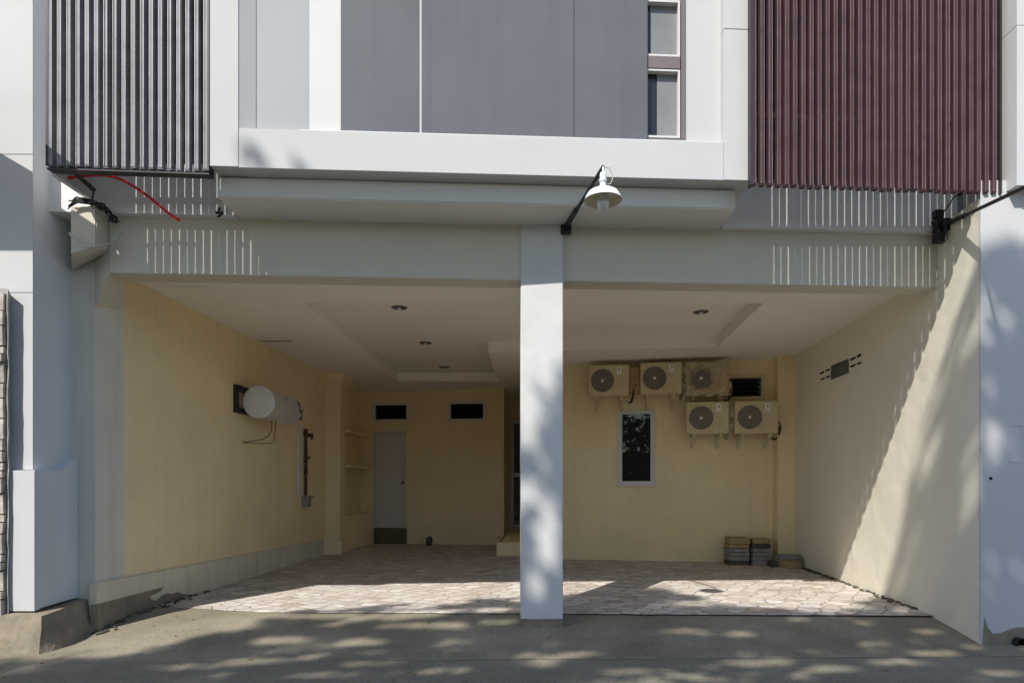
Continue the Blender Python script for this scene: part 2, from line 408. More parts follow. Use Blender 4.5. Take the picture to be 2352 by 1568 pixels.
# ---- left corner column, header, shelf niche
Yc = 12.15
bm = newbm(); box(bm, sx(746, Yc), sx(781, Yc), Yc, Yc + 0.35, 0.0, 3.28)
obj('corner_column', bm, M_cream, B, bev=0.006)
bm = newbm(); box(bm, XL(Yc) - 0.01, sx(745, Yc + .08), Yc + 0.10, Yc + 0.33, 0.0, 3.28)
obj('corner_column', bm, M_cream, B, bev=0.006)
bm = newbm(); box(bm, XL(Yc) - 0.03, sx(789, Yc - .1), Yc - 0.1, Yc + 0.6, 3.275, 3.47)
obj('header_beam', bm, M_cream, B, bev=0.004)
bm = newbm(); prism(bm, [(XL(11.97), 11.97), (sx(745, 12), 11.97), (sx(785, 12.1), 12.08), (sx(785, 12.1), 12.6), (XL(11.97), 12.6)], 0.0, 0.255)
obj('column_base', bm, M_cream, B, bev=0.008)
bm = newbm(); box(bm, sx(702, 12), sx(708, 12), 12.02, 12.06, 0.25, 3.46)
obj('wall_conduit', bm, M_cream, B)
for i, v_ in enumerate((992, 1070)):
    bm = newbm(); z = sz(v_, 13); box(bm, XL(13) - 0.02, sx(822, 13.1), 12.55, 14.3, z - 0.03, z + 0.01)
    obj('niche_shelf', bm, M_cream, B)
bm = newbm(); prism(bm, [(XL(12.61), 12.61), (sx(790, 12.6), 12.61), (-3.12, 14.25), (XL(14.25), 14.25)], 0.0, 0.70)
obj('niche_block', bm, M_cream, B, bev=0.01)
# ---- rear room wall with door and two louvre windows
mD, AD = -0.13, 13.95
def dline(u): return lx(u, AD, mD)
def wall_with_holes(A, m, x0, x1, z0, z1, holes, depth, name, material, parent):
    """front-facing wall along Y = A + m X with rectangular openings (x0,x1,z0,z1)"""
    xs_ = sorted({x0, x1, *[h[0] for h in holes], *[h[1] for h in holes]})
    bm = newbm()
    for a, b_ in zip(xs_, xs_[1:]):
        mid = (a + b_) / 2
        cuts = sorted([(h[2], h[3]) for h in holes if h[0] < mid < h[1]])
        z = z0
        for c0, c1 in cuts:
            if c0 > z: fbox(bm, A, m, a, b_, 0, depth, z, c0)
            z = c1
        if z < z1: fbox(bm, A, m, a, b_, 0, depth, z, z1)
    bmesh.ops.remove_doubles(bm, verts=bm.verts, dist=1e-5)
    # drop the coincident inner faces
    seen = {}
    for f in list(bm.faces):
        k = tuple(sorted(v.index for v in f.verts))
    bm.verts.index_update()
    for f in list(bm.faces):
        k = tuple(sorted(v.index for v in f.verts)); seen.setdefault(k, []).append(f)
    dead = [f for fs in seen.values() if len(fs) > 1 for f in fs]
    bmesh.ops.delete(bm, geom=dead, context='FACES_ONLY')
    return obj(name, bm, material, parent)
def frame(bm, A, m, x0, x1, z0, z1, wd, d0, d1):
    fbox(bm, A, m, x0, x1, d0, d1, z1 - wd, z1); fbox(bm, A, m, x0, x1, d0, d1, z0, z0 + wd)
    fbox(bm, A, m, x0, x0 + wd, d0, d1, z0 + wd, z1 - wd); fbox(bm, A, m, x1 - wd, x1, d0, d1, z0 + wd, z1 - wd)
def at_d(u, v_): x = dline(u); return x, sz(v_, AD + mD * x)
w1 = (dline(862), dline(934), sz(962, 14.2), sz(928, 14.2))
w2 = (dline(1035), dline(1110), sz(961, 14.0), sz(925, 14.0))
dr = (dline(858), dline(934), 0.0, sz(988, 14.2))
wall_with_holes(AD, mD, XL(14.4) - 0.05, dline(1158), 0, 3.47, [(dr[0], dr[1], 0.0, dr[3]), w1, w2], 0.15, 'rear_wall', M_cream, B)
zdoor = sz(1212, 14.2)
bm = newbm(); fbox(bm, AD, mD, dr[0] + 0.04, dr[1] - 0.04, 0.04, 0.08, zdoor + 0.01, dr[3] - 0.04)
door = obj('door', bm, M_door, B, bev=0.003)
bm = newbm()                                          # recessed panels of the door
for zz in ((zdoor + 0.2, zdoor + 0.95), (zdoor + 1.1, dr[3] - 0.2)):
    frame(bm, AD, mD, dr[0] + 0.13, dr[1] - 0.13, zz[0], zz[1], 0.025, 0.032, 0.0395)
obj('door_moulding', bm, M_door, door)
bm = newbm(); kx, kz = dline(925), sz(1107, 14.2); ky = AD + mD * kx
bmesh.ops.create_uvsphere(bm, u_segments=14, v_segments=10, radius=0.038, matrix=Matrix.Translation((kx, ky - 0.005, kz)))
tube(bm, [(kx, ky + 0.0, kz), (kx, ky + 0.05, kz)], 0.018)
obj('door_knob', bm, M_bframe, door, smooth=True)
bm = newbm(); frame(bm, AD, mD, dr[0], dr[1], zdoor - 0.0, dr[3], 0.04, -0.012, 0.12)
obj('door_frame', bm, M_door, door)
bm = newbm(); fbox(bm, AD, mD, dr[0] - 0.03, dr[1] + 0.0, -0.03, 0.3, 0.0, zdoor - 0.004)
M_step = mat('dark_step', (0.16, 0.13, 0.08), 0.9, 0.1, var=0.2, bump=0.2)
obj('door_step', bm, M_step, B)
def louvre(wd, fm, gm, A, m, nb=4):
    bm = newbm(); frame(bm, A, m, wd[0] - 0.05, wd[1] + 0.05, wd[2] - 0.05, wd[3] + 0.05, 0.055, -0.02, 0.05)
    f = obj('window', bm, fm, B)
    bm = newbm(); h = (wd[3] - wd[2]) / nb
    for k in range(nb):
        z = wd[2] + k * h
        x0, x1 = wd[0] + 0.006, wd[1] - 0.006
        prism(bm, [(x0, A + m * x0 + 0.02), (x1, A + m * x1 + 0.02), (x1, A + m * x1 + 0.07), (x0, A + m * x0 + 0.07)], [z + 0.01, z + 0.01, z + h * 0.75, z + h * 0.75], [z + 0.016, z + 0.016, z + h * 0.75 + 0.006, z + h * 0.75 + 0.006])
    obj('louvre_glass', bm, gm, f)
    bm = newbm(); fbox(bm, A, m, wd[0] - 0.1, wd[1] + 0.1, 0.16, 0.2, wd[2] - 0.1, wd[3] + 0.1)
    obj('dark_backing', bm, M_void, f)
louvre(w1, M_wframe, M_glass, AD, mD); louvre(w2, M_wframe, M_glass, AD, mD)
# recess beside the rear room: side walls, glazed door, end wall
xe = dline(1158)
bm = newbm(); prism(bm, [(xe - 0.002, 14.13), (xe - 0.002, 15.2), (xe - 0.2, 15.2), (xe - 0.2, 14.16)], 0, 3.47)
prism(bm, [(-0.4, 15.2), (0.9, 15.2), (0.9, 15.4), (-0.4, 15.4)], 0, 3.47)
obj('rear_wall', bm, M_cream, B)
x0, x1 = sx(1173, 15.1), 0.5
bm = newbm(); frame(bm, 15.08, 0, x0, x1, sz(1210, 15.1), sz(966, 15.1), 0.07, 0, 0.08)
zm = sz(1090, 15.1); fbox(bm, 15.08, 0, x0 + 0.07, x1 - 0.07, 0, 0.08, zm - 0.05, zm + 0.05)
gd = obj('glazed_door', bm, M_wframe, B)
bm = newbm(); fbox(bm, 15.12, 0, x0 + 0.05, x1 - 0.05, 0, 0.01, sz(1205, 15.1), sz(972, 15.1))
obj('door_glass', bm, M_glass, gd)
bm = newbm(); prism(bm, [(sx(1140, 11.8), 11.8), (0.55, 11.75), (0.55, 15.19), (xe + 0.01, 15.19), (xe + 0.01, 13.4), (sx(1140, 11.8), 13.4)], 0.0, 0.25)
obj('landing_step', bm, M_cream, B, bev=0.01)
# ---- right rear wall with window and louvre
mR, AR = -0.157, 11.44
wr = lambda u: lx(u, AR, mR)
yr = lambda x: AR + mR * x
ww = (wr(1419), wr(1504), sz(1114, yr(wr(1460))), sz(941, yr(wr(1460))))
lv = (wr(1672), wr(1749), sz(911, yr(wr(1710))), sz(867, yr(wr(1710))))
wall_with_holes(AR, mR, 0.55, 4.82, 0, 3.47, [ww, lv], 0.18, 'rear_wall', M_cream, B)
bm = newbm(); prism(bm, [(0.55, yr(.55) + 0.002), (0.555, 15.2), (0.75, 15.2), (0.75, yr(.75) + 0.182)], 0, 3.47); obj('recess_side', bm, M_cream, B)
bm = newbm(); frame(bm, AR, mR, ww[0], ww[1], ww[2], ww[3], 0.05, -0.025, 0.06)
fbox(bm, AR, mR, ww[0] - 0.02, ww[1] + 0.02, -0.035, -0.0255, ww[2] - 0.02, ww[2] + 0.03)
win = obj('window', bm, M_wframe, B, bev=0.004)
bm = newbm(); frame(bm, AR, mR, ww[0] + 0.051, ww[1] - 0.051, ww[2] + 0.051, ww[3] - 0.051, 0.022, -0.01, 0.03)
obj('sash', bm, M_wframe, win)
bm = newbm(); fbox(bm, AR, mR, ww[0] + 0.06, ww[1] - 0.06, 0.02, 0.028, ww[2] + 0.06, ww[3] - 0.06)
obj('glass', bm, M_glass, win)
M_lvf = mat('cream_trim', (0.62, 0.55, 0.36), 0.7, 0.3, var=0.05, bump=0)
louvre(lv, M_lvf, M_glass, AR, mR, 4)
bm = newbm(); prism(bm, [(4.44, yr(4.44) - 0.20), (XR(10.5) + 0.05, yr(4.7) - 0.2), (XR(10.6) + 0.05, 10.8), (4.44, yr(4.44) + 0.01)], 0, 3.47)
obj('corner_column', bm, M_cream, B, bev=0.006)
# ---- ceiling with an L-shaped recess
bm = newbm()
yb = lambda x: AB + mB * x + 0.25
c1, c2 = 3.465, 3.64
def cq(pts): prism(bm, pts, c1, c2)
xl_ = lambda Y: XL(Y) - 0.02
xr_ = lambda Y: XR(Y) + 0.02
lxx = lambda Y: -2.45 + 0.017 * (Y - 7.6)
rxx = lambda Y: 2.97 + 0.095 * (Y - 7.5)
mxx = lambda Y: -0.385 + 0.04 * (Y - 10.2)
cq([(xl_(6.1), yb(-4)), (xr_(6.3), yb(4.3)), (xr_(7.45), 7.45), (xl_(7.42), 7.42)])
cq([(xl_(7.42), 7.42), (lxx(7.42), 7.42), (lxx(16), 16.1), (xl_(16), 16.1)])
cq([(rxx(7.44), 7.44), (xr_(7.45), 7.45), (xr_(16), 16.1), (rxx(9.8), 9.8)])
cq([(mxx(10.2), 10.2), (rxx(9.8), 9.8), (xr_(16), 16.1), (mxx(12.98), 12.98)])
cq([(lxx(12.98), 12.98), (mxx(12.98), 12.98), (xr_(16), 16.1), (lxx(16), 16.1)])
obj('ceiling', bm, M_ceil, B)
bm = newbm(); prism(bm, [(-4.5, 6.5), (5.2, 6.6), (6, 16.4), (-4.5, 16.4)], 3.635, 3.9)
obj('recessed_ceiling', bm, M_ceil, B)
# access hatches, each with a dark strip painted in for its shaded far edge
for Yh, ua, ub in ((9.37, 600, 670), (6.80, 392, 474)):
    bm = newbm(); x0, x1 = sx(ua, Yh), sx(ub, Yh)
    prism(bm, [(x0, Yh - 0.42), (x1, Yh - 0.42), (x1, Yh), (x0, Yh)], [3.4615, 3.4615, 3.4615, 3.4615], [3.4645] * 4)
    hh = obj('access_hatch', bm, M_ceil, B)
    zg = 3.4535 if Yh > 8 else 3.4622
    bm = newbm(); prism(bm, [(x0, Yh + 0.001), (x1, Yh + 0.001), (x1, Yh + 0.012), (x0, Yh + 0.012)], zg, 3.4646)
    obj('hatch_shade_strip', bm, M_void, hh)  # proud dark strip, the shade of the gap put into its colour
# ---- beam, pillar, slab band, soffit block
bm = newbm(); fbox(bm, AB, mB, -3.76, 4.30, 0, 0.249, 3.30, 3.895); obj('beam', bm, M_beam, B, bev=0.006)
bm = newbm(); prism(bm, [(-3.992, 6.04), (-3.761, AB - 3.761 * mB), (-3.761, AB - 3.761 * mB + 0.249), (-3.97, 6.44)], [3.02, 3.30, 3.30, 3.10], [3.894] * 4); obj('beam_haunch', bm, M_beam, B)
bm = newbm(); prism(bm, [(-4.22, 6.044), (-3.993, 6.044), (-3.993, 6.3), (-4.22, 6.3)], 3.894, 4.0); obj('wall_end', bm, M_extsh, B)
Yp = 6.085
bm = newbm(); box(bm, sx(1196, Yp), sx(1293, Yp), Yp, Yp + 0.42, 0.03, 3.826); obj('pillar', bm, mat('pillar_paint', (0.60, 0.605, 0.59), 0.8, 0.25, var=0.04, vscale=2.5, bump=0.1, bscale=12, wav=0.3, streak=0.2, stain=(0.42, 0.41, 0.38)), B, bev=0.006)
bm = newbm(); box(bm, sx(1196, Yp) + 0.006, sx(1293, Yp) - 0.004, Yp + 0.006, Yp + 0.415, -0.12, 0.034)
bmesh.ops.subdivide_edges(bm, edges=bm.edges[:], cuts=4, use_grid_fill=True)
for v in bm.verts: v.co += noise.noise_vector(v.co * 11) * 0.008
obj('pillar_footing', bm, M_cem, B)
for x0_, x1_ in ((-4.4, -2.575), (2.045, 4.42)):
    bm = newbm(); fbox(bm, AB, mB, x0_, x1_, -0.085, 0.3, 3.827, 4.29); obj('slab_edge', bm, mat('slab_edge_paint', (0.74, 0.745, 0.745), 0.8, 0.25, var=0.03, bump=0.06), B)
bm = newbm(); fbox(bm, 5.635, mF, -2.57, 2.04, 0, 0.9, 3.827, 4.006)
obj('soffit_block', bm, mat('soffit_paint', (0.70, 0.69, 0.64), 0.85, 0.2, var=0.04, vscale=1.3, bump=0.08, bscale=12, wav=0.25), B, bev=0.01)
# upper side bays behind the slat screens
M_bay = mat('dark_bay_shade', (0.045, 0.036, 0.038), 0.9, 0.2, var=0.1, bump=0.05)  # near-black colour paints in the shade behind the slat gaps
for x0_, x1_ in ((-4.4, -2.57), (2.12, 4.6)):
    bm = newbm(); fbox(bm, 6.6, mB, x0_, x1_, 0, 0.2, 4.3, 9); obj('bay_wall', bm, M_bay, B)
    bm = newbm(); fbox(bm, AB, mB, x0_ - 0.1, x1_, 0.0, 0.51, 4.2905, 4.30); obj('balcony_floor', bm, M_bay, B)
bm = newbm(); box(bm, -9, 9, 7.25, 16.5, 3.95, 9); obj('upper_storey', bm, M_extsh, B)
bm = newbm(); prism(bm, [(-9, 5.3), (9, 6.1), (9, 7.3), (-9, 7.3)], 9.0, 9.2); obj('roof_slab', bm, M_ext, B)
# ---- the projecting bay
xa, xb, xc_, xd = lx(482, AF, mF), lx(548, AF, mF), lx(1663, AF, mF), lx(1725, AF, mF)
zb, zt = 4.008, 4.345
bm = newbm(); fbox(bm, AF, mF, xb + 0.002, xc_ - 0.002, 0.0, 0.5, zb + 0.002, zt); obj('bay_fascia', bm, M_ext, B, bev=0.003)
bm = newbm(); fbox(bm, AF, mF, xa, xb, -0.003, 0.60, zb + 0.008, 9); obj('bay_post', bm, M_ext, B, bev=0.003)
zq = 5.345
for a, b_ in ((zb + 0.004, zq - 0.002), (zq + 0.002, 9)):
    bm = newbm(); fbox(bm, AF, mF, xc_, xd, -0.003, 0.62, a, b_); obj('bay_post', bm, M_ext, B, bev=0.003)
bm = newbm(); prism(bm, [(xb + 0.001, AF + mF * xb + 0.004), (lx(588, AF + .07, mF), AF + mF * xb + 0.0745), (xb + 0.001, AF + mF * xb + 0.0745)], zt + 0.001, 9)
obj('bay_trim', bm, M_ext, B)
AW = AF + 0.075
wx0, wx1 = lx(1470, AW, mF), lx(1575, AW, mF)
wall_with_holes(AW, mF, xb + 0.002, xc_ - 0.002, zt + 0.0, 9, [(wx0, wx1, 4.36, 8.9)], 0.2, 'bay_wall', M_ext, B)
bm = newbm(); fbox(bm, AF, mF, xa + 0.02, xd - 0.02, 0.501, 0.9, 4.013, 4.10); obj('bay_floor', bm, M_ext, B)
AP = AW - 0.035
bm = newbm(); fbox(bm, AP + 0.02, mF, lx(588, AP, mF), lx(708, AP, mF), 0, 0.014, 4.352, 9); obj('pale_panel', bm, mat('pale_grey_panel', (0.40, 0.415, 0.43), 0.8, 0.25, var=0.03, bump=0.04), B)
bm = newbm(); fbox(bm, AP + 0.015, mF, lx(709, AP, mF), lx(781.5, AP, mF), 0, 0.019, 4.352, 9); obj('white_panel', bm, mat('bright_white_board', (0.61, 0.615, 0.62), 0.6, 0.3, var=0.02, bump=0.02), B)
cuts = [782, 966, 1318.5, 1487]
for i, (a, b_) in enumerate(zip(cuts, cuts[1:])):
    bm = newbm()
    fbox(bm, AP, mF, lx(a + (2.2 if i == 1 else 0.6), AP, mF), lx(b_ - (2.2 if i == 0 else 0.4), AP, mF), 0, 0.033, 4.35, 9)
    obj('slate_panel', bm, M_pan, B, bev=0.002)
bm = newbm(); fbox(bm, AP, mF, lx(964, AP, mF), lx(968.5, AP, mF), -0.003, 0.034, 4.35, 9); obj('joint_strip', bm, M_ext, B)
bm = newbm(); fbox(bm, AF, mF, xb + 0.5, xc_ - 0.01, 0.012, 0.03, zt + 0.001, zt + 0.012); obj('sill_flashing', bm, M_wframe, B)
# bay window
zt1, zt2 = sz(160, 5.66), sz(142, 5.66)
bm = newbm()
frame(bm, AW, mF, wx0, wx1, 4.36, 8.9, 0.042, -0.008, 0.08)
fbox(bm, AW, mF, wx0 + 0.05, wx1 - 0.05, -0.006, 0.08, zt1 - 0.02, zt2 + 0.02)
bw = obj('window', bm, M_bframe, B, bev=0.003)
bm = newbm()
frame(bm, AW, mF, wx0 + 0.051, wx1 - 0.051, 4.412, zt1 - 0.021, 0.018, 0.0, 0.05)
frame(bm, AW, mF, wx0 + 0.051, wx1 - 0.051, zt2 + 0.021, sz(8, 5.66), 0.018, 0.0, 0.05)
obj('sash', bm, M_wframe, bw)
bm = newbm(); fbox(bm, AW, mF, lx(1512, AW, mF), wx1 - 0.04, 0.051, 0.058, 4.4, zt1 + 0.01); fbox(bm, AW, mF, lx(1496, AW, mF), wx1 - 0.04, 0.051, 0.058, zt1 + 0.01, 8.8)
obj('curtain', bm, mat('pale_curtain', (0.22, 0.23, 0.225), 0.12, 0.5, var=0.12, vscale=3, bump=0.1), bw)
bm = newbm(); fbox(bm, AW, mF, wx0 + 0.04, wx1 - 0.04, 0.06, 0.068, 4.4, 8.8)
obj('glass', bm, M_glass, bw)

# ---- slat screens
M_rlip = mat('maroon_edge_glint', (0.17, 0.115, 0.12), 0.5, 0.5, var=0.4, vscale=7, bump=0.1, streak=0.6, stain=(0.09, 0.05, 0.055))  # lighter lip colours paint a highlight line along each slat edge
M_llip = mat('grey_edge_glint', (0.33, 0.33, 0.34), 0.5, 0.5, var=0.3, vscale=9, bump=0.1, streak=0.5, stain=(0.22, 0.21, 0.21))
def screen(A, m, x0, x1, z0, z1, pitch, wd, dp, mt, name, lip, tooth):
    bm = newbm(); n_ = int((x1 - x0) / pitch)
    for i in range(n_ + 1):
        x = x0 + i * pitch + random.uniform(-0.002, 0.002)
        if x + wd > x1 + 0.01: break
        d = random.uniform(-0.003, 0.003); zz = z0 + random.uniform(-0.004, 0.008)
        fbox(bm, A, m, x, x + wd, d, d + dp, zz, z1)
        fbox(bm, A, m, x + 0.004, x + wd - 0.004, d - 0.004, d - 0.0005, zz + 0.01, z1)
    o_ = obj(name, bm, mt, B)
    bm = newbm()
    for i in range(n_ + 1):
        x = x0 + i * pitch
        if x + wd > x1 + 0.01: break
        for a_ in (0.0035, wd - 0.009): fbox(bm, A, m, x + a_, x + a_ + 0.0055, -0.0075, -0.0045, z0 + 0.015, z1)
    obj('slat_glint', bm, M_rlip if tooth else M_llip, o_)
    bm = newbm()
    if tooth:                                        # slat ends hang below the rail
        fbox(bm, A, m, x0 - 0.01, x1 + 0.01, dp + 0.004, dp + lip, z0 + 0.05, z0 + 0.085)
    else:
        fbox(bm, A, m, x0 - 0.01, x1 + 0.01, dp + 0.004, dp + lip, z0 - 0.028, z0 + 0.012)
        fbox(bm, A, m, x0 - 0.01, x1 + 0.01, 0.0, dp + 0.003, z0 - 0.028, z0 - 0.016)
    fbox(bm, A, m, x0 - 0.012, x0 + 0.008, -0.01, dp + lip, z0, z1)
    fbox(bm, A, m, x1 - 0.004, x1 + 0.012, -0.01, dp + lip, z0, z1)
    for zr in (4.55, 6.1): fbox(bm, A, m, x0, x1, dp + 0.004, dp + 0.03, zr, zr + 0.03)
    obj('screen_rail', bm, M_dark, o_)
    return o_
mS = 0.071; AR_ = 5.48 - mS * 2.07; AL_ = 5.345 + mS * 2.506
sr = screen(AR_, mS, lx(1727, AR_, mS), lx(2297, AR_, mS), 3.924, 9, 0.0735, 0.040, 0.043, M_rslat, 'slat_screen', 0.02, True)
sr['label'] = 'maroon slatted metal screen on the right'
sL = screen(AL_, mS, lx(110, AL_, mS), lx(478, AL_, mS), 3.975, 9, 0.0735, 0.038, 0.047, M_lslat, 'slat_screen', 0.035, False)
sL['label'] = 'weathered grey slatted metal screen on the left'
bm = newbm(); xs0 = lx(110, AL_, mS); prism(bm, [(xs0 - 0.04, AL_ + mS * xs0 + 0.09), (xs0 + 0.0, AL_ + mS * xs0 + 0.09), (xs0 + 0.0, 6.0), (xs0 - 0.04, 6.0)], 3.94, 9); obj('screen_sun_block', bm, M_extsh, B)  # panel added to block sun passing left of the screen
# left beam stub
bm = newbm()
prism(bm, [(sx(163, 5.74), 5.74), (sx(221, 5.74), 5.74), (sx(247, 5.9), 5.93), (-4.22, 6.04)], [3.42, 3.47, 3.52, 3.36], [3.86, 3.86, 3.86, 3.86])
obj('beam_stub', bm, M_beam, B, bev=0.01)
# bare cement and a drain in the right street face
bm = newbm()
pts = [(4.215, -0.12), (4.235, 0.14), (4.26, 0.05), (4.31, -0.01), (4.38, 0.0), (4.46, 0.03), (4.52, 0.05), (5.2, 0.03), (5.2, -0.13)]
vs = [bm.verts.new((x, 5.655, z)) for x, z in pts]; vb = [bm.verts.new((x, 5.661, z)) for x, z in pts]
bm.faces.new(vs); bm.faces.new(vb[::-1])
for i in range(len(pts)): bm.faces.new((vs[i], vs[(i + 1) % len(pts)], vb[(i + 1) % len(pts)], vb[i]))
obj('cement_patch', bm, M_cem, B)
bm = newbm(); lathe(bm, [(0.052, 0.1), (0.052, -0.05), (0.043, -0.05), (0.043, 0.1)], (sx(2340, 5.64), 5.65, sz(1478, 5.6)), 24, 'y')
dp_ = obj('drain_pipe', bm, M_black, B, smooth=False)
bm = newbm(); lathe(bm, [(0.0001, 0.0), (0.0425, 0.0)], (sx(2340, 5.64), 5.648, sz(1478, 5.6)), 24, 'y'); obj('pipe_mouth', bm, M_void, dp_)
bm = newbm(); frame(bm, 5.654, 0, sx(2318, 5.65), sx(2350, 5.65), sz(1060, 5.65), sz(975, 5.65), 0.004, 0, 0.0055)
obj('meter_cover', bm, M_extsh, B)
bm = newbm(); lathe(bm, [(0.0001, 0.0), (0.013, 0.0), (0.013, 0.01)], (sx(2277, 5.65), 5.652, sz(1098, 5.65)), 16, 'y'); obj('pipe_stub', bm, M_void, B)

# ---- ventilation blocks in the right wall
def on_rw(u, off=0.0):
    t = (u - CX) / F; Y = (4.20 - 0.1054 * 5.66 - off) / (t - 0.1054); return Vector((XR(Y) - off, Y))
def rwquad(bm, ua, ub, va0, va1, vb0, vb1, off):
    """patch on the right wall between columns ua and ub"""
    for o_ in (0,):
        a = on_rw(ua); b_ = on_rw(ub)
        za0, za1 = sz(va0, a.y), sz(va1, a.y); zb0, zb1 = sz(vb0, b_.y), sz(vb1, b_.y)
        P = [(a.x, a.y, za0), (b_.x, b_.y, zb0), (b_.x, b_.y, zb1), (a.x, a.y, za1)]
        f_ = [bm.verts.new((x - off, y, z)) for x, y, z in P]; k_ = [bm.verts.new((x + 0.001, y, z)) for x, y, z in P]
        bm.faces.new(f_); bm.faces.new(k_[::-1])
        for i in range(4): bm.faces.new((f_[i], f_[(i + 1) % 4], k_[(i + 1) % 4], k_[i]))
vent = thing('wall_vent', 'dark square vent flanked by small slots high on the right garage wall', 'vent', (on_rw(1930).x, on_rw(1930).y, 2.5))
g = lambda x, y: (x * .075 + 1858, y * .075 + 784)
bm = newbm(); rwquad(bm, 1910, 1949.5, 872, 840, 856, 824, 0.012); obj('vent_grille', bm, mat('vent_mesh', (0.10, 0.11, 0.10), 0.6, 0.3, var=0.3, vscale=20, bump=0.3), vent)
for (xa_, ya, xb_, yb_, h) in ((340, 985, 470, 930, 55), (510, 905, 640, 850, 55), (370, 1165, 480, 1120, 55), (530, 1105, 650, 1055, 55), (1270, 565, 1430, 490, 65), (1480, 470, 1600, 400, 80), (1270, 780, 1430, 710, 60), (1480, 690, 1610, 640, 60)):
    bm = newbm(); a = g(xa_, ya); b_ = g(xb_, yb_); rwquad(bm, a[0], b_[0], a[1] + h * .0375, a[1] - h * .0375, b_[1] + h * .0375, b_[1] - h * .0375, 0.003)
    obj('vent_slot', bm, M_void, vent)

# ================================================================ NEIGHBOUR STONE WALL
nb = thing('stone_wall', 'rough stacked stone wall with a cement edge at the left border of the photo', 'wall', (-4.6, 5.5, -0.15))
bm = newbm(); prism(bm, [(-4.39, 5.50), (-4.437, 5.596), (-7, 5.596), (-7, 5.52), (-4.42, 5.52)], -0.2, [3.03, 3.0, 3.0, 3.0, 3.04])
bmesh.ops.subdivide_edges(bm, edges=[e for e in bm.edges if abs((e.verts[0].co - e.verts[1].co).z) > 1], cuts=40)
for v in bm.verts:
    if -0.1 < v.co.z < 2.99: v.co += noise.noise_vector(v.co * 6) * 0.008
obj('cement_edge', bm, mat('old_cement', (0.30, 0.29, 0.27), 0.95, 0.1, var=0.25, vscale=5, bump=0.6, bscale=25), nb)
bm = newbm(); z = -0.15
while z < 2.95:
    h = random.choice((0.07, 0.1, 0.13, 0.18)); x = -4.422
    while x > -5.2:
        l_ = random.uniform(0.12, 0.4); d = random.uniform(0, 0.03)
        box(bm, x - l_ + 0.012, x - 0.002, 5.465 + d, 5.52, z + 0.006, min(z + h, 3.0) - 0.006); x -= l_
    z += h
bmesh.ops.subdivide_edges(bm, edges=bm.edges[:], cuts=1, use_grid_fill=True)
for v in bm.verts: v.co += noise.noise_vector(v.co * 15) * 0.007
obj('stacked_stones', bm, mat('stacked_stone', (0.42, 0.37, 0.32), 0.95, 0.1, var=0.35, vscale=7, bump=0.9, bscale=22), nb)

cn = thing('shade_canopy', 'unseen thin concrete canopy added to shade the left column and beam stub', 'canopy', (-6, 5.2, 4.75))  # unseen slab placed as an occluder for the left column and stub
bm = newbm(); prism(bm, [(-7.5, 4.52), (-4.08, 4.52), (-4.52, 4.88), (-5.0, 5.2), (-5.0, 5.59), (-7.5, 5.59)], 4.72, 4.88); obj('slab', bm, M_ext, cn)
bm = newbm(); prism(bm, [(-7.5, 5.3), (-7.4, 4.7), (-7.35, 4.7), (-7.4, 5.3)], 4.3, 4.719); obj('bracket', bm, M_ext, cn)

# ================================================================ AIR CONDITIONERS
GAC = 'outdoor air conditioner units on the rear garage wall'
def make_ac():
    r = thing('ac_unit', 'x', 'air conditioner', (0, 0, 0), GAC)
    W, H, D = 0.68, 0.53, 0.26
    bm = newbm(); box(bm, 0, W, 0, D, 0, H)
    obj('casing', bm, M_ac, r, bev=0.012)
    cx, cz, rr = 0.235, H / 2, 0.195
    bm = newbm(); rg = lathe(bm, [(0.0001, -0.001), (rr, -0.001), (rr, 0.004)], (cx, -0.002, cz), 40, 'y'); fan = obj('fan_opening', bm, M_acd, r)
    bm = newbm()
    for q in [rr * k / 9 for k in range(2, 10)]:
        lathe(bm, [(q - 0.0025, -0.004), (q + 0.0025, -0.004), (q + 0.0025, -0.010), (q - 0.0025, -0.010), (q - 0.0025, -0.004)], (cx, 0, cz), 40, 'y')
    for k in range(12):
        t = 2 * math.pi * k / 12
        tube(bm, [(cx + 0.03 * math.cos(t), -0.008, cz + 0.03 * math.sin(t)), (cx + rr * math.cos(t), -0.008, cz + rr * math.sin(t))], 0.0025, 6)
    obj('fan_grille', bm, M_acg, fan)
    bm = newbm(); lathe(bm, [(0.0001, -0.016), (0.022, -0.015), (0.026, -0.004)], (cx, 0, cz), 20, 'y'); obj('fan_hub', bm, M_label, fan)
    bm = newbm(); box(bm, 0.475, 0.56, -0.004, -0.0005, 0.36, 0.49); lb = obj('sticker', bm, M_label, r)
    bm = newbm(); box(bm, 0.505, 0.53, -0.0065, -0.0045, 0.43, 0.46); obj('sticker_mark', bm, M_acd, lb)
    for x in (0.10, 0.53):
        bm = newbm(); box(bm, x, x + 0.04, -0.02, D + 0.16, -0.045, -0.005)
        prism(bm, [(x + 0.004, D + 0.12), (x + 0.036, D + 0.12), (x + 0.036, D + 0.16), (x + 0.004, D + 0.16)], -0.24, -0.0455)
        tube(bm, [(x + 0.02, 0.02, -0.05), (x + 0.02, D + 0.13, -0.22)], 0.012, 6)
        obj('bracket', bm, M_lvf, r)
    return r
def copy_tree(o, par=None):
    c = o.copy(); C.objects.link(c); c.parent = par
    for ch in list(o.children): copy_tree(ch, c)
    return c
ac0 = make_ac()
acs = [(1352, 910, 'ivory air conditioner unit with torn card beside it, nearest the pillar in the top row', 1),
       (1471, 905, 'ivory air conditioner with bright marks on its fan, middle of the top row', 1),
       (1577, 905, 'air conditioner unit under torn crumpled plastic, next to the louvre window', 1),
       (1577, 996, 'air conditioner unit in the lower row directly under the plastic wrapped one', 1),
       (1688, 995, 'clean edged air conditioner unit in the lower row beside the corner column', 1)]
roots = []
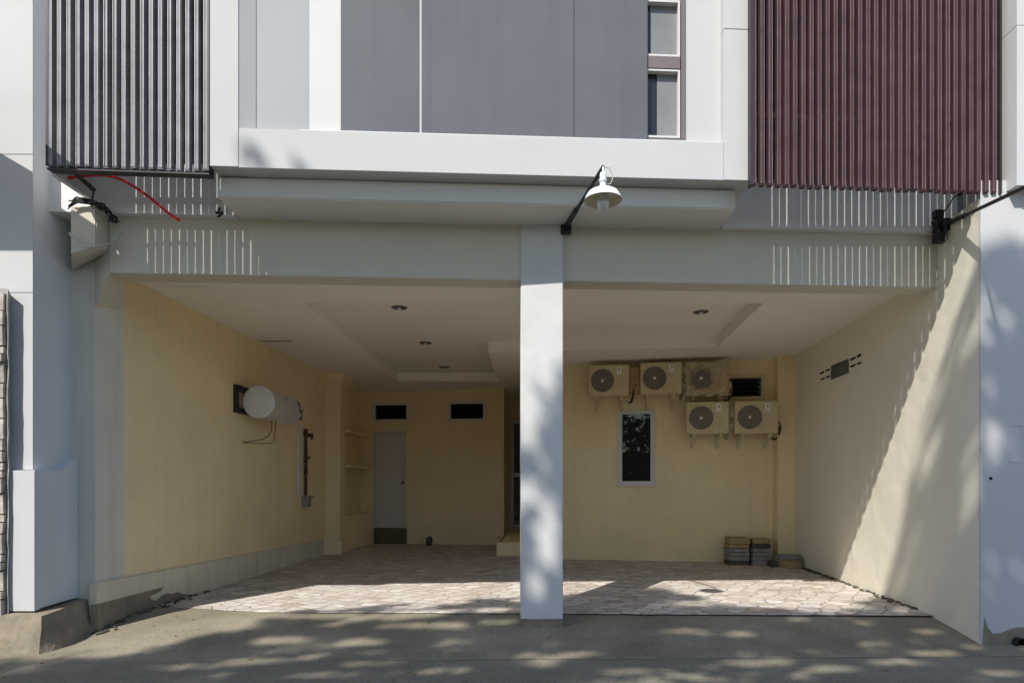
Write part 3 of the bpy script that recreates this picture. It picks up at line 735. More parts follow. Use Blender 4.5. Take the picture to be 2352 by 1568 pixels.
for i, (u, v_, lab, k) in enumerate(acs):
    o = ac0 if i == 0 else copy_tree(ac0)
    t = (u - CX) / F
    Yf_ = (AR - 0.42) / (1 - mR * t)
    o.location = (sx(u, Yf_), Yf_, sz(v_, Yf_)); o.rotation_euler = (0, 0, math.atan(mR))
    o['label'] = lab; roots.append(o)
for i, rt_ in enumerate(roots):
    bm = newbm(); x = 0.70
    tube(bm, spline([(x - 0.03, 0.16, 0.12), (x + 0.03, 0.17, 0.10), (x + 0.05, 0.22, 0.0), (x + 0.02, 0.30, -0.08), (x - 0.02, 0.42, -0.06 + 0.03 * (i % 2))]), 0.016, 8)
    tube(bm, spline([(x - 0.03, 0.14, 0.20), (x + 0.045, 0.15, 0.17), (x + 0.065, 0.22, 0.05), (x + 0.03, 0.42, -0.02)]), 0.011, 8)
    obj('hose', bm, M_wframe if i % 2 else M_dark, None).parent = rt_
# wrappings and torn card hang on the units: parts with a look of their own
def wrap(root, name, x0, x1, z0, z1, y, m, amp=0.03, seedv=0, nx=14, nz=12, cut=None):
    bm = newbm(); g_ = {}
    for i in range(nx + 1):
        for j in range(nz + 1):
            x = x0 + (x1 - x0) * i / nx; z = z0 + (z1 - z0) * j / nz
            p = Vector((x, y, z)); nv = noise.noise_vector(Vector((x * 9 + seedv, z * 9, seedv)))
            g_[i, j] = bm.verts.new((x + nv.x * amp, y - abs(nv.y) * amp, z + nv.z * amp))
    for i in range(nx):
        for j in range(nz):
            if cut and cut(x0 + (x1 - x0) * (i + .5) / nx, z0 + (z1 - z0) * (j + .5) / nz): continue
            bm.faces.new((g_[i, j], g_[i + 1, j], g_[i + 1, j + 1], g_[i, j + 1]))
    me = bpy.data.meshes.new(name); bm.to_mesh(me); bm.free(); me.materials.append(m)
    o = bpy.data.objects.new(name, me); C.objects.link(o); o.parent = root; return o
wrap(roots[2], 'plastic_wrap', -0.03, 0.72, -0.04, 0.55, -0.02, M_wrap, 0.024, 3, cut=lambda x, z: ((x - .235) ** 2 + (z - .24) ** 2) < 0.024)
wrap(roots[0], 'torn_card', 0.66, 0.86, 0.02, 0.50, 0.10, M_card, 0.05, 7, 8, 10, cut=lambda x, z: (x - .66) > 0.2 - abs(z - .3) * 0.6)
wrap(roots[1], 'torn_card', -0.09, 0.0, 0.0, 0.5, 0.08, M_card, 0.05, 12, 5, 10)
wrap(roots[1], 'plastic_wrap', 0.64, 0.74, 0.0, 0.5, 0.04, M_wrap, 0.04, 17, 6, 10)
wrap(roots[3], 'plastic_wrap', 0.64, 0.80, 0.02, 0.55, 0.05, M_wrap, 0.06, 21, 8, 10)
wrap(roots[0], 'plastic_wrap', 0.48, 0.68, -0.12, 0.02, 0.05, M_wrap, 0.05, 25, 8, 6)
wrap(roots[1], 'plastic_wrap', 0.46, 0.64, -0.10, 0.0, 0.05, M_wrap, 0.04, 29, 8, 6)

# ================================================================ WATER HEATER
Yn, Yf2 = 8.77, 10.02
hc = Vector((sx(593.5, Yn), Yn, 2.478)); he = Vector((sx(663, 9.85), 9.85, 2.478))
wh = thing('water_heater', 'white horizontal tank water heater on a black frame fixed to the left garage wall', 'water heater', (hc.x, hc.y, 2.2))
dv = (he - hc).normalized(); rt = dv.cross(Vector((0, 0, 1))).normalized()
bm = newbm(); Lh = (he - hc).length; rr = 0.222
prof = [(0.001, -0.02), (0.1, -0.018), (0.2, -0.012), (0.214, -0.008), (0.224, 0.0), (0.226, 0.012), (0.226, 0.03), (rr, 0.034), (rr, Lh - 0.03), (0.20, Lh), (0.1, Lh + 0.02), (0.001, Lh + 0.022)]
rings = []
for r_, h in prof:
    rings.append([bm.verts.new(hc + dv * h + (rt * math.cos(t) + Vector((0, 0, 1)) * math.sin(t)) * r_) for t in [2 * math.pi * k / 48 for k in range(48)]])
for i in range(len(rings) - 1):
    for k in range(48): bm.faces.new((rings[i][k], rings[i][(k + 1) % 48], rings[i + 1][(k + 1) % 48], rings[i + 1][k]))
obj('tank', bm, M_tank, wh, smooth=True)
bm = newbm(); lo_, hi_ = sz(947, 8.7), sz(883, 8.7)
def lw(Y, off): return (XL(Y) + off, Y)
for a, b_, z0, z1 in ((8.66, 8.73, lo_, hi_), (8.73, 9.6, hi_ - 0.07, hi_), (8.73, 9.6, lo_, lo_ + 0.07)):
    prism(bm, [lw(a, 0.001), lw(a, 0.05), lw(b_, 0.05), lw(b_, 0.001)], z0, z1)
obj('mounting_frame', bm, M_black, wh)
def ontank(h, ang, off=0.003): return hc + dv * h + (rt * math.cos(ang) + Vector((0, 0, 1)) * math.sin(ang)) * (rr + off)
def tankpatch(name, h0, h1, a0, a1, m, off=0.003):
    bm = newbm(); n_ = 8; pv = None
    for k in range(n_ + 1):
        an = R(a0 + (a1 - a0) * k / n_); row = [bm.verts.new(ontank(h0, an, off)), bm.verts.new(ontank(h1, an, off))]
        if pv: bm.faces.new((pv[0], pv[1], row[1], row[0]))
        pv = row
    return obj(name, bm, m, wh)
tankpatch('sticker', 0.93, 1.08, -12, 38, mat('grey_sticker', (0.13, 0.13, 0.14), 0.5, 0.4, var=0.1, bump=0))
tankpatch('sticker_stripe', 0.94, 0.98, -8, 20, mat('red_sticker', (0.35, 0.07, 0.05), 0.5, 0.4, var=0.1, bump=0), 0.006)
tankpatch('sticker_number', 1.0, 1.05, 2, 30, M_label, 0.006)
tankpatch('small_mark', 0.48, 0.52, 22, 34, M_acd)
bm = newbm()
tube(bm, [he + dv * 0.02 + rt * 0.16 + Vector((0, 0, 0.1)), he + dv * 0.05 + rt * 0.2 + Vector((0, 0, 0.02)), he + dv * 0.05 + rt * 0.17 + Vector((0, 0, -0.14))], 0.018, 8)
obj('end_fitting', bm, M_black, wh)
bm = newbm(); p0 = hc + dv * 0.42 - Vector((0, 0, rr - 0.01))
tube(bm, spline([p0, p0 + Vector((0.0, 0.02, -0.14)), p0 + Vector((-0.08, -0.05, -0.27)), (XL(8.9) + 0.02, 8.9, p0.z - 0.34)]), 0.007, 6)
tube(bm, spline([p0 + Vector((0.05, 0.05, 0)), p0 + Vector((0.04, 0.04, -0.2)), p0 + Vector((-0.0, -0.0, -0.33)), (XL(8.9) + 0.02, 8.9, p0.z - 0.345)]), 0.006, 6)
obj('wires', bm, M_rust, wh)

# ================================================================ PIPE RISER WITH SWITCH BOX
Yq = 11.3; xq = XL(Yq)
pr = thing('pipe_riser', 'rusty vertical pipe with small switch box and white conduit on the left garage wall', 'pipe', (xq, Yq, 0.9))
bm = newbm(); xw = lambda u: (u - CX) / F
def yw(u): return (-3.83 - 0.064 * 8.6) / (xw(u) - 0.064)
Ya, Yb2, Yc2 = yw(685), yw(698), yw(696)
bm = newbm(); prism(bm, [(XL(Ya) , Ya - 0.05), (XL(Ya) + 0.04, Ya - 0.05), (XL(Ya) + 0.04, Ya + 0.03), (XL(Ya), Ya + 0.03)], sz(1136, Ya), sz(972, Ya)); obj('white_conduit', bm, M_wframe, pr)
bm = newbm(); zt_, zb_ = sz(988, Yb2), sz(1137, Yb2)
tube(bm, [(XL(Yb2) + 0.035, Yb2, zb_), (XL(Yb2) + 0.035, Yb2, zt_)], 0.027, 8)
for k in range(9):
    z = zb_ + (zt_ - zb_) * random.uniform(0.35, 1); tube(bm, [(XL(Yb2) + 0.03, Yb2, z - 0.03), (XL(Yb2) + 0.045, Yb2 - 0.01, z + 0.03)], random.uniform(0.03, 0.045), 7)
tube(bm, [(XL(Yb2) + 0.04, Yb2, zt_ - 0.08), (XL(Yb2) + 0.16, Yb2, zt_ - 0.09)], 0.034, 8)
tube(bm, [(XL(Yb2) + 0.14, Yb2, zt_ - 0.05), (XL(Yb2) + 0.14, Yb2, zt_ - 0.16)], 0.022, 8)
tube(bm, [(XL(Yb2) + 0.04, Yb2, zt_ - 0.5), (XL(Yb2) + 0.11, Yb2, zt_ - 0.47)], 0.018, 8)
obj('riser', bm, M_rust, pr)
bm = newbm(); box(bm, XL(Yc2) - 0.01, XL(Yc2) + 0.13, Yc2 - 0.08, Yc2 + 0.06, sz(1163, Yc2), sz(1138, Yc2)); obj('switch_box', bm, M_cardg, pr, bev=0.01)
bm = newbm(); zz = sz(1145, Yc2); tube(bm, [(XL(Yc2) + 0.12, Yc2, zz), (XL(Yc2) + 0.2, Yc2, zz + 0.06)], 0.009, 6); 
obj('lever', bm, M_rust, pr)

# ================================================================ DOWNLIGHTS
dl = [(917, 706, 'round recessed downlight nearest the front in the left garage bay'), (977, 787, 'round recessed downlight in the middle of the row over the left bay'),
      (1020, 843, 'round recessed downlight farthest back near the rear room'), (1610, 716, 'round recessed downlight over the right garage bay')]
def make_dl():
    r = thing('downlight', 'x', 'ceiling light', (0, 0, 0), 'recessed ceiling downlights')
    bm = newbm(); lathe(bm, [(0.078, 0.0), (0.078, -0.006), (0.098, -0.008), (0.104, 0.0)], (0, 0, 0), 32); obj('trim_ring', bm, M_acd, r)
    bm = newbm(); lathe(bm, [(0.078, -0.0015), (0.05, -0.0018), (0.0001, -0.002)], (0, 0, 0), 32); obj('reflector', bm, M_carddk, r)
    bm = newbm(); bmesh.ops.create_uvsphere(bm, u_segments=16, v_segments=10, radius=0.03, matrix=Matrix.Translation((0, 0, -0.014)) @ Matrix.Diagonal((1, 1, 0.6, 1))); obj('bulb', bm, M_bulb, r, smooth=True)
    return r
d0 = make_dl()
for i, (u, v_, lab) in enumerate(dl):
    o = d0 if i == 0 else copy_tree(d0)
    Y = F * (3.634 - EYE) / (HZ - v_); o.location = (sx(u, Y), Y, 3.634); o['label'] = lab

# ================================================================ BARN LAMPS
def make_lamp(base, tip, label):
    r = thing('barn_lamp', label, 'outdoor lamp', base, 'enamel barn lamps on steel arms')
    base = Vector(base); tip = Vector(tip); d = (tip - base).normalized()
    bm = newbm(); tube(bm, [base, tip], 0.016, 10); tube(bm, [base, base + d * 0.36], 0.023, 10)
    obj('arm', bm, M_black, r)
    bm = newbm(); box(bm, base.x - 0.05, base.x + 0.05, base.y + 0.0, base.y + 0.012, base.z - 0.07, base.z + 0.05); obj('mounting_plate', bm, M_black, r)
    c = tip + Vector((0.0, 0.0, 0))
    bm = newbm()
    lathe(bm, [(0.0001, -0.045), (0.022, -0.045), (0.026, -0.06), (0.022, -0.09), (0.032, -0.10), (0.032, -0.115), (0.024, -0.12), (0.026, -0.155), (0.036, -0.16)], tuple(c), 28)
    tube(bm, [c + Vector((0, 0, 0)), c + Vector((0, 0, -0.05))], 0.008, 8)
    obj('lamp_neck', bm, M_lampw, r, smooth=True)
    bm = newbm(); lathe(bm, [(0.034, -0.158), (0.05, -0.172), (0.085, -0.184), (0.118, -0.203), (0.136, -0.23), (0.148, -0.262), (0.151, -0.266)], tuple(c), 48)
    sh = obj('lamp_shade', bm, M_lampw, r, smooth=True)
    bm = newbm(); lathe(bm, [(0.150, -0.2665), (0.145, -0.262), (0.133, -0.232), (0.115, -0.207), (0.083, -0.188), (0.03, -0.178), (0.0001, -0.178)], tuple(c), 48)
    obj('shade_inside', bm, M_lampi, sh, smooth=True)
    bm = newbm(); lathe(bm, [(0.022, -0.18), (0.024, -0.215), (0.04, -0.245), (0.05, -0.275), (0.05, -0.298), (0.04, -0.323), (0.022, -0.337), (0.0001, -0.342)], tuple(c), 32)
    obj('bulb', bm, M_bulb, r, smooth=True)
    bm = newbm(); tube(bm, spline([tip, tip + Vector((0.05, 0, -0.01)), tip + Vector((0.075, 0, -0.07)), tip + Vector((0.06, 0, -0.13)), c + Vector((0.02, 0, -0.13))]), 0.004, 6); obj('cord', bm, M_grayc, r)
    return r
make_lamp((sx(1300, 6.07), 6.07, 3.80), (sx(1385, 5.0), 5.0, sz(384, 5.0)), 'white enamel barn lamp with a bulb on a black arm above the pillar')
make_lamp((4.235, 6.12, 3.861), (3.66, 4.03, 3.40), 'black lamp arm reaching out of the photo beside the maroon screen')
# black junction box and cables at the base of the right arm
jb = thing('junction_box', 'tangled black box and cables at the foot of the right lamp arm', 'electrical box', (4.2, 6.2, 3.8))
bm = newbm()
for (u0, u1, v0, v1, Y) in ((2150, 2170, 480, 500, 6.19), (2153, 2172, 500, 528, 6.17), (2155, 2173, 528, 552, 6.14)):
    box(bm, sx(u0, Y), sx(u1, Y), Y, Y + 0.1, sz(v1, Y), sz(v0, Y))
obj('box_body', bm, M_black, jb, bev=0.008)
bm = newbm()
def P3(u, v_, Y): return Vector((sx(u, Y), Y, sz(v_, Y)))
tube(bm, spline([P3(2152, 548, 6.1), P3(2160, 560, 6.1), P3(2172, 548, 6.1), P3(2174, 530, 6.1)]), 0.007, 6)
tube(bm, spline([P3(2140, 512, 6.2), P3(2150, 520, 6.15), P3(2158, 535, 6.1)]), 0.01, 6)
tube(bm, spline([P3(2165, 490, 6.15), P3(2180, 470, 6.1), P3(2190, 455, 5.9), P3(2200, 448, 5.75)]), 0.007, 6)
obj('cables', bm, M_cable, jb)

# ================================================================ LOOSE CABLES ON THE LEFT
bm = newbm()
tube(bm, spline([P3(133, 413, 5.45), P3(165, 408, 5.5), P3(205, 403, 5.52), P3(255, 405, 5.55), P3(300, 424, 5.6), P3(345, 455, 5.68), P3(385, 488, 5.75), P3(413, 507, 5.8)]), 0.0125, 10)
tag(obj('red_conduit', bm, M_red), 'red plastic conduit arching under the grey slatted screen', 'conduit')
bm = newbm()
a, b_ = P3(162, 388, 5.3), P3(215, 436, 5.65)
d = (b_ - a).normalized(); s_ = Vector((0.02, 0.015, 0.02))
tube(bm, [a, b_], 0.027, 4)
tube(bm, [b_, b_ + Vector((-0.06, 0.06, -0.12))], 0.008, 6)
tag(obj('steel_strut', bm, M_dark), 'dark steel strut sticking down from the grey slatted screen', 'steel bar')
bm = newbm()
random.seed(5)
for k in range(11):
    o_ = [random.uniform(-7, 7) for _ in range(10)]
    pts = [P3(163 + o_[0], 468 + o_[1] + random.choice((0, 8)), 5.70), P3(178 + o_[2], 458 + o_[3], 5.69), P3(205 + o_[4], 464 + o_[5], 5.70), P3(230 + o_[6], 472 + o_[7], 5.71), P3(250 + o_[8], 488 + o_[9], 5.75), P3(258 + o_[3] * 1.5, 502 + o_[1] * 1.5, 5.78), P3(272 + o_[5], 512 + o_[2], 5.83)]
    tube(bm, spline(pts[: random.choice((5, 6, 7, 7))]), 0.0055, 6)
tag(obj('cable_bundle', bm, M_cable), 'bundle of black cables draped over the cream block in the top left corner', 'cables')
bm = newbm()
tube(bm, spline([P3(160, 536, 5.7), P3(178, 554, 5.68), P3(198, 568, 5.66), P3(225, 566, 5.66), P3(250, 560, 5.68), P3(265, 548, 5.7), P3(279, 532, 5.76)]), 0.011, 8)
tag(obj('loose_conduit', bm, M_grayc), 'pale bent conduit hanging below the cream block at top left', 'conduit')
bm = newbm(); tube(bm, spline([P3(505, 478, 5.8), P3(502, 485, 5.78), P3(508, 492, 5.78), P3(500, 498, 5.8)]), 0.012, 6); tube(bm, [P3(496, 489, 5.78), P3(512, 488, 5.78)], 0.014, 6)
tag(obj('wall_hook', bm, M_black), 'small black hook at the left end of the bay soffit', 'hook')

# ================================================================ CARTONS
def carton(x0, x1, y0, y1, z0, z1, m, label, grp='tile cartons stacked against the rear wall', rot=0.0):
    bm = newbm(); prism(bm, [(x0, y0), (x1, y0), (x1, y1), (x0, y1)], z0, z1)
    cxx, cyy = (x0 + x1) / 2, (y0 + y1) / 2
    bmesh.ops.rotate(bm, verts=bm.verts, cent=(cxx, cyy, 0), matrix=Matrix.Rotation(rot, 3, 'Z'))
    tag(obj('tile_carton', bm, m, bev=0.006), label, 'carton', grp)
Yk = 10.42
za = [0.0, 0.075, 0.15, 0.215, 0.28, 0.345, 0.46]
la = ['bottom carton of the left stack, dark with two holes, in the corner by the column', 'second carton from the floor in the left stack by the column', 'third carton from the floor in the left stack by the column', 'fourth carton from the floor in the left stack by the column', 'fifth carton from the floor in the left stack by the column', 'brown top carton of the left stack by the column']
ma = [M_carddk, M_cardg, M_cardg, M_cardg, M_card, M_card]
random.seed(3)
for i in range(6):
    j = random.uniform(-0.008, 0.008)
    carton(sx(1677, Yk) + j, sx(1723, Yk) + j, Yk + 0.02, Yk + 0.3, za[i] + 0.001, za[i + 1] - 0.005, ma[i], la[i], rot=random.uniform(-0.02, 0.02))
lb_ = ['bottom grey carton of the right stack touching the corner column', 'second grey carton from the floor in the right stack touching the column', 'third grey carton from the floor in the right stack touching the column', 'fourth grey carton from the floor in the right stack touching the column', 'black carton under the lid carton in the right stack', 'brown lid carton on top of the right stack']
mb = [M_cardg, M_cardg, M_cardg, M_cardg, M_carddk, M_card]
zb2 = [0.0, 0.08, 0.15, 0.215, 0.285, 0.36, 0.44]
for i in range(6):
    j = random.uniform(-0.008, 0.008)
    carton(sx(1728, Yk) + j, sx(1770, Yk) + j, Yk - 0.02, Yk + 0.25, zb2[i] + 0.001, zb2[i + 1] - 0.005, mb[i], lb_[i], rot=random.uniform(-0.02, 0.02))
carton(sx(1797, 10.05), sx(1842, 10.05), 10.02, 10.3, 0.001, 0.13, M_card, 'brown carton lying on the floor by the right wall under a plank', 'low cartons by the right wall', 0.1)
carton(sx(1772, 10.2), sx(1797, 10.2), 10.18, 10.4, 0.001, 0.09, M_carddk, 'dark low carton between the stacks and the brown floor carton', 'low cartons by the right wall', -0.1)
bm = newbm(); prism(bm, [(sx(1785, 10.2), 10.12), (sx(1832, 10.2), 10.1), (sx(1831, 10.2), 10.32), (sx(1786, 10.2), 10.33)], 0.135, 0.20)
tag(obj('wood_offcut', bm, M_cardg, bev=0.004), 'greyish board lying over the low cartons by the right wall', 'board')
bm = newbm()
random.seed(9)
for k in range(170):
    Y = 10.2 - 3.6 * random.random() ** 1.6; x = XR(Y) - random.uniform(0.005, 0.09) * random.random()
    bmesh.ops.create_icosphere(bm, subdivisions=1, radius=random.uniform(0.008, 0.028), matrix=Matrix.Translation((x, Y, 0.008)) @ Matrix.Diagonal((1, 1.6, 0.6, 1)))
tag(obj('rubble', bm, M_carddk), 'dark crumbs of rubble along the foot of the right wall', 'rubble', kind='stuff')
bm = newbm()
for k in range(90):
    Y = random.uniform(5.9, 7.9); x = XL(Y) + random.uniform(0.06, 0.06 + 0.16 * random.random())
    bmesh.ops.create_icosphere(bm, subdivisions=1, radius=random.uniform(0.006, 0.03), matrix=Matrix.Translation((x, Y, gz(Y) + 0.006)) @ Matrix.Diagonal((1, 1.5, 0.6, 1)))
tag(obj('soil_crumbs', bm, M_carddk), 'dark soil crumbs along the foot of the left garage wall', 'soil', kind='stuff')
bm = newbm(); p = Vector((sx(985, 13.9), 13.9, 0)); tube(bm, [p + Vector((0, 0, 0.002)), p + Vector((0.01, 0, 0.14)), p + Vector((0.05, 0.02, 0.17))], [0.07, 0.075, 0.05], 10)
tag(obj('cloth_bundle', bm, M_carddk, smooth=True), 'small dark bundle on the floor against the rear room wall', 'bundle')
bm = newbm(); tube(bm, [(sx(1150, 11.9), 11.95, 0.252), (sx(1163, 12.0), 12.05, 0.40)], 0.012, 8)
tag(obj('stick', bm, M_carddk), 'short stick leaning on the landing step beside the pillar', 'stick')

bm = newbm(); _r = random.Random(8)
for k in range(70):
    x = _r.uniform(-4.0, 4.2); Y = _r.uniform(4.4, 7.2); a = _r.uniform(0, 6.3); L_ = _r.uniform(0.012, 0.03)
    z = (0.0 if Y > 6.65 else gz(Y)) + 0.006
    if abs(x - .28) < .3 and Y > 6: continue
    dx, dy = math.cos(a) * L_, math.sin(a) * L_
    bm.faces.new([bm.verts.new((x - dx, Y - dy, z)), bm.verts.new((x + dy * .4, Y - dx * .4, z + .004)), bm.verts.new((x + dx, Y + dy, z + .003)), bm.verts.new((x - dy * .4, Y + dx * .4, z))])
tag(obj('fallen_leaves', bm, mat('dry_leaf', (0.20, 0.14, 0.06), 0.8, 0.2, var=0.4, vscale=3, bump=0)), 'small dry leaves scattered over the apron', 'leaves', kind='stuff')

# ================================================================ TREE (behind the camera; casts the dappled shade)
def leafmat(name, c):
    m = bpy.data.materials.new(name); m.use_nodes = True
    n = m.node_tree.nodes; l = m.node_tree.links; b = n['Principled BSDF']; b.inputs['Roughness'].default_value = 0.5
    oi = n.new('ShaderNodeNewGeometry'); r = n.new('ShaderNodeValToRGB')
    r.color_ramp.elements[0].color = (c[0] * .6, c[1] * .6, c[2] * .6, 1); r.color_ramp.elements[1].color = (c[0] * 1.5, c[1] * 1.4, c[2] * 1.2, 1)
    l.new(oi.outputs['Random Per Island'], r.inputs[0]); l.new(r.outputs[0], b.inputs['Base Color'])
    return m
M_leaf = leafmat('tree_leaves', (0.06, 0.10, 0.03)); M_bark = mat('bark', (0.12, 0.09, 0.06), 0.95, 0.1, var=0.3, vscale=8, bump=0.8)
SV = Vector((0.61, 1.0, -1.23))
TOP = [(-7, -1.6), (-5, -1.0), (-4, -0.6), (-3.15, 0.0), (-2.85, 1.5), (-2, 2.0), (-1.2, 2.1), (-0.6, 2.4), (-0.2, 3.0), (0.3, 3.1), (0.9, 2.5), (1.4, 1.95), (2.0, 1.45), (2.8, 1.5), (3.28, 2.25), (3.5, 2.65), (3.65, 3.1), (4.0, 3.35), (4.4, 3.5), (6, 3.6), (8, 2.5)]
def top(x):
    for (a, za), (b_, zb_) in zip(TOP, TOP[1:]):
        if a <= x <= b_: return za + (zb_ - za) * (x - a) / (b_ - a)
    return -2
HOLES = []
def hole_at(u, v_, Y, r1, r2):                        # a gap in the crown, described by the sun fleck it lets through
    x, z = sx(u, Y), sz(v_, Y); b_ = (Y - 5.6)
    HOLES.append((x - SV.x * b_, z - SV.z * b_, r1 + .02, r2 + .02))
def ground_hole(u, v_, r1, r2):
    Y = 6.0
    for _ in range(12): Y = F * (EYE - gz(min(Y, 6.58))) / (v_ - HZ)
    x = sx(u, Y); HOLES.append((x - SV.x * (Y - 5.6), gz(Y) - SV.z * (Y - 5.6), r1 * 1.15 + .03, r2 * 1.4 + .03))
for q in ((1260, 1517, .13, .10), (830, 1475, .22, .08), (1035, 1475, .12, .08), (1000, 1435, .42, .09), (1140, 1428, .25, .08), (640, 1470, .2, .08), (500, 1440, .35, .14), (330, 1450, .45, .2),
          (260, 1500, .22, .1), (1340, 1500, .14, .05), (1690, 1455, .14, .05), (1740, 1520, .24, .08), (1560, 1448, .2, .05), (1900, 1535, .22, .07), (1820, 1547, .15, .05), (1020, 1540, .2, .05), (1300, 1506, .12, .05),
          (590, 1518, .25, .05), (420, 1530, .3, .05), (1980, 1480, .14, .04), (2150, 1500, .2, .05), (2050, 1520, .15, .05), (740, 1550, .3, .04), (1440, 1540, .15, .04), (860, 1522, .2, .03), (2300, 1545, .16, .05)):
    ground_hole(*q)
for q in ((1250, 1230, 6.08, .15, .30), (1225, 1130, 6.08, .08, .14), (1270, 1280, 6.08, .06, .16), (1215, 960, 6.08, .09, .35), (1230, 1340, 6.08, .1, .12), (1262, 1160, 6.08, .07, .10), (1245, 1060, 6.08, .05, .08),
          (2280, 1290, 5.66, .04, .07), (2345, 1310, 5.66, .04, .08), (2270, 690, 5.66, .05, .1), (2310, 740, 5.66, .05, .08), (2275, 1350, 5.66, .03, .04)):
    hole_at(*q)
_rr = random.Random(77)
for _ in range(30): HOLES.append((_rr.uniform(-2.9, -0.35), _rr.uniform(0.95, 2.1), _rr.uniform(0.15, 0.35), _rr.uniform(0.09, 0.2)))
for _ in range(60): HOLES.append((_rr.uniform(-5.5, 5), _rr.uniform(-1.6, 0.9), _rr.uniform(0.06, 0.2), _rr.uniform(0.04, 0.09)))
for _ in range(16): HOLES.append((_rr.uniform(3.3, 4.3), _rr.uniform(1.4, 3.2), _rr.uniform(0.03, 0.07), _rr.uniform(0.1, 0.3)))
tr = thing('street_tree', 'large leafy tree standing across the road behind the camera', 'tree', (-6.5, -3.6, -0.15))
random.seed(21)
bmL = newbm()
clumps = []
while len(clumps) < 620:
    x = random.uniform(-6.5, 8); z = random.uniform(-4.5, 3.4)
    rad = random.uniform(0.22, 0.5)
    if z > top(x) - rad * 0.75: continue
    b_ = random.uniform(8.0, 11.5)
    clumps.append((x, z, b_, rad))
leaves = 0
clumps += [(-2.02, 3.80, 9.0, 0.10), (-1.66, 3.74, 9.0, 0.08)]
for (x, z, b_, rad) in clumps:
    c = Vector((x, 5.6, z)) - SV * b_
    for k in range(int(300 * rad * rad / 0.12)):
        p = c + Vector([random.gauss(0, rad * 0.45) for _ in range(3)])
        t = (5.6 - p.y); q = p + SV * t
        if q.z > top(q.x) + 0.08 and rad > 0.11: continue
        bad = False
        for hx, hz, r1, r2 in HOLES:
            if abs(q.x - hx) < 2 * r1 and abs(q.z - hz) < 2 * r2 and ((q.x - hx) / r1) ** 2 + ((q.z - hz) / r2) ** 2 < 1 + 1.1 * noise.noise(Vector((q.x * 6, q.z * 9, 0))): bad = True; break
        if bad: continue
        a = Vector((random.gauss(0, 1), random.gauss(0, 1), random.gauss(0, .5))).normalized()
        n_ = Vector((random.gauss(0, 1), random.gauss(0, 1), random.gauss(0, 1))).normalized()
        b2 = a.cross(n_)
        if b2.length < 0.1: continue
        b2.normalize(); L_ = random.uniform(0.05, 0.085); W_ = L_ * 0.42
        vs = [bmL.verts.new(p - a * L_), bmL.verts.new(p + b2 * W_), bmL.verts.new(p + a * L_), bmL.verts.new(p - b2 * W_)]
        bmL.faces.new(vs); leaves += 1
print('leaves', leaves)
me = bpy.data.meshes.new('crown'); bmL.to_mesh(me); bmL.free(); me.materials.append(M_leaf)
cr = bpy.data.objects.new('crown', me); C.objects.link(cr); cr.parent = tr; cr.matrix_parent_inverse = Matrix.Translation(-Vector(tr.location))
bm = newbm(); base = Vector((-6.5, -3.6, -0.2)); fork = Vector((-6.2, -3.7, 5.0))
tube(bm, [base, base.lerp(fork, .3) + Vector((.1, 0, 0)), base.lerp(fork, .7), fork], [0.38, 0.3, 0.26, 0.24], 14)
for (x, z, b_, rad) in random.sample(clumps, 26):
    c = Vector((x, 5.6, z)) - SV * b_
    if z > top(x) - 0.9: continue
    tube(bm, spline([fork + Vector((0, 0, -.2)), fork.lerp(c, .35) + Vector((0, 0, -.5)), fork.lerp(c, .7) + Vector((0, 0, -.25)), c], 4), [0.12 * (1 - k / 13) + 0.012 for k in range(13)], 7)
obj('trunk', bm, M_bark, tr)
tr2 = thing('street_tree', 'second broad tree, unseen, added behind the camera to shade the road', 'tree', (3.5, -8.5, -0.15))  # unseen tree added to keep sun off the road and darken the garage
bmL = newbm(); random.seed(33); cl2 = []
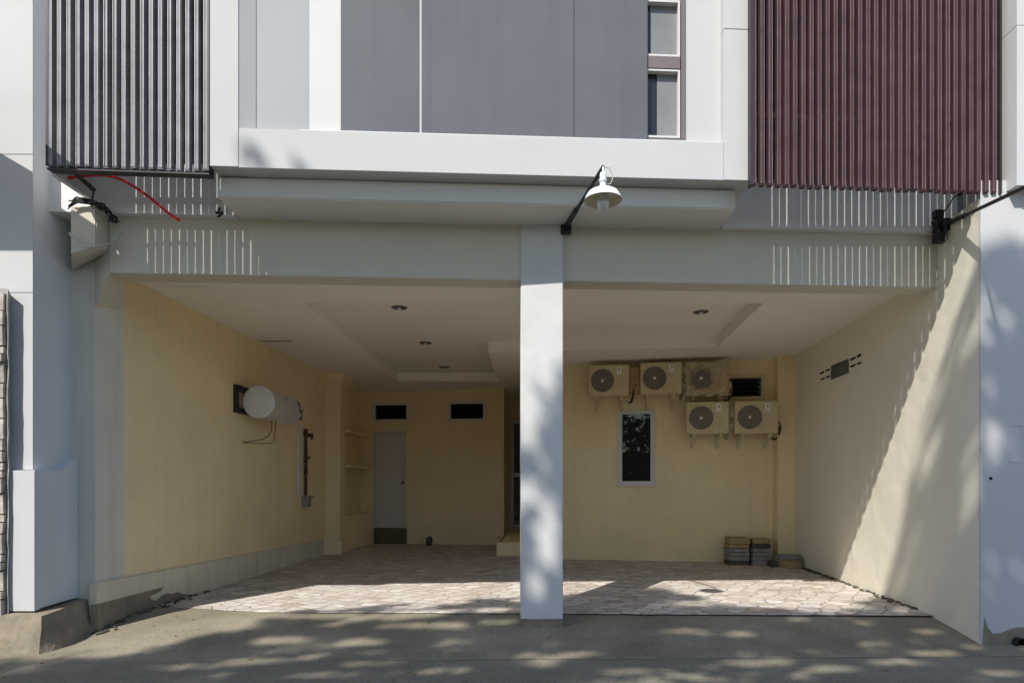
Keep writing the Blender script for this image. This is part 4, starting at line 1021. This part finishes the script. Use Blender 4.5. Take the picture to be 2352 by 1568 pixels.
for k in range(90):
    gx = random.uniform(-9, 10); gy = random.uniform(-9.5, 3.2); b_ = random.uniform(7.5, 11.5)
    c = Vector((gx, gy, -0.15)) - SV * b_; cl2.append(c); rad = random.uniform(0.4, 0.75)
    for j in range(75):
        p = c + Vector([random.gauss(0, rad * 0.5) for _ in range(3)])
        q = p + SV * (5.6 - p.y)
        if q.z > -4.2: continue
        a = Vector((random.gauss(0, 1), random.gauss(0, 1), random.gauss(0, .5))).normalized(); b2 = a.orthogonal().normalized()
        L_ = random.uniform(0.13, 0.2); W_ = L_ * 0.45
        bmL.faces.new([bmL.verts.new(p - a * L_), bmL.verts.new(p + b2 * W_), bmL.verts.new(p + a * L_), bmL.verts.new(p - b2 * W_)])
me = bpy.data.meshes.new('crown'); bmL.to_mesh(me); bmL.free(); me.materials.append(M_leaf)
cr = bpy.data.objects.new('crown', me); C.objects.link(cr); cr.parent = tr2; cr.matrix_parent_inverse = Matrix.Translation(-Vector(tr2.location))
bm = newbm(); base = Vector((-4, -11.5, -0.2)); fork = Vector((-4.3, -11.2, 5.0))
tube(bm, [base, base.lerp(fork, .4) + Vector((.1, 0, 0)), fork], [0.4, 0.3, 0.25], 14)
for c in random.sample(cl2, 24):
    tube(bm, spline([fork + Vector((0, 0, -.2)), fork.lerp(c, .35) + Vector((0, 0, -.5)), fork.lerp(c, .7), c], 4), [0.14 * (1 - k / 13) + 0.012 for k in range(13)], 7)
obj('trunk', bm, M_bark, tr2)
# green bank across the street (what the windows reflect)
bm = newbm(); random.seed(4)
for k in range(24000):
    x = random.uniform(-22, 24); h = 5.9 + 1.4 * noise.noise(Vector((x * .25, 0, 0))) + noise.noise(Vector((x * .9, 5, 0)))
    p = Vector((x, -15 - random.random() * 2.5, random.random() ** 0.8 * h))
    a = Vector([random.gauss(0, 1) for _ in range(3)]).normalized(); b2 = a.orthogonal().normalized(); s = random.uniform(0.12, 0.3)
    bm.faces.new([bm.verts.new(p - a * s), bm.verts.new(p + b2 * s * .5), bm.verts.new(p + a * s), bm.verts.new(p - b2 * s * .5)])
tag(obj('hedge', bm, M_leaf), 'dense green hedge along the far side of the street', 'hedge', kind='stuff')
bm = newbm(); box(bm, -40, 40, -18.6, -18.3, -0.3, 3.4)  # unseen wall added to close glowing gaps in the hedge
tag(obj('street_wall', bm, mat('horizon_block_wall', (0.16, 0.15, 0.12), 0.9, 0.1, var=0.2, bump=0.2)), 'unseen dark wall added behind the hedge to block horizon glow', 'wall')
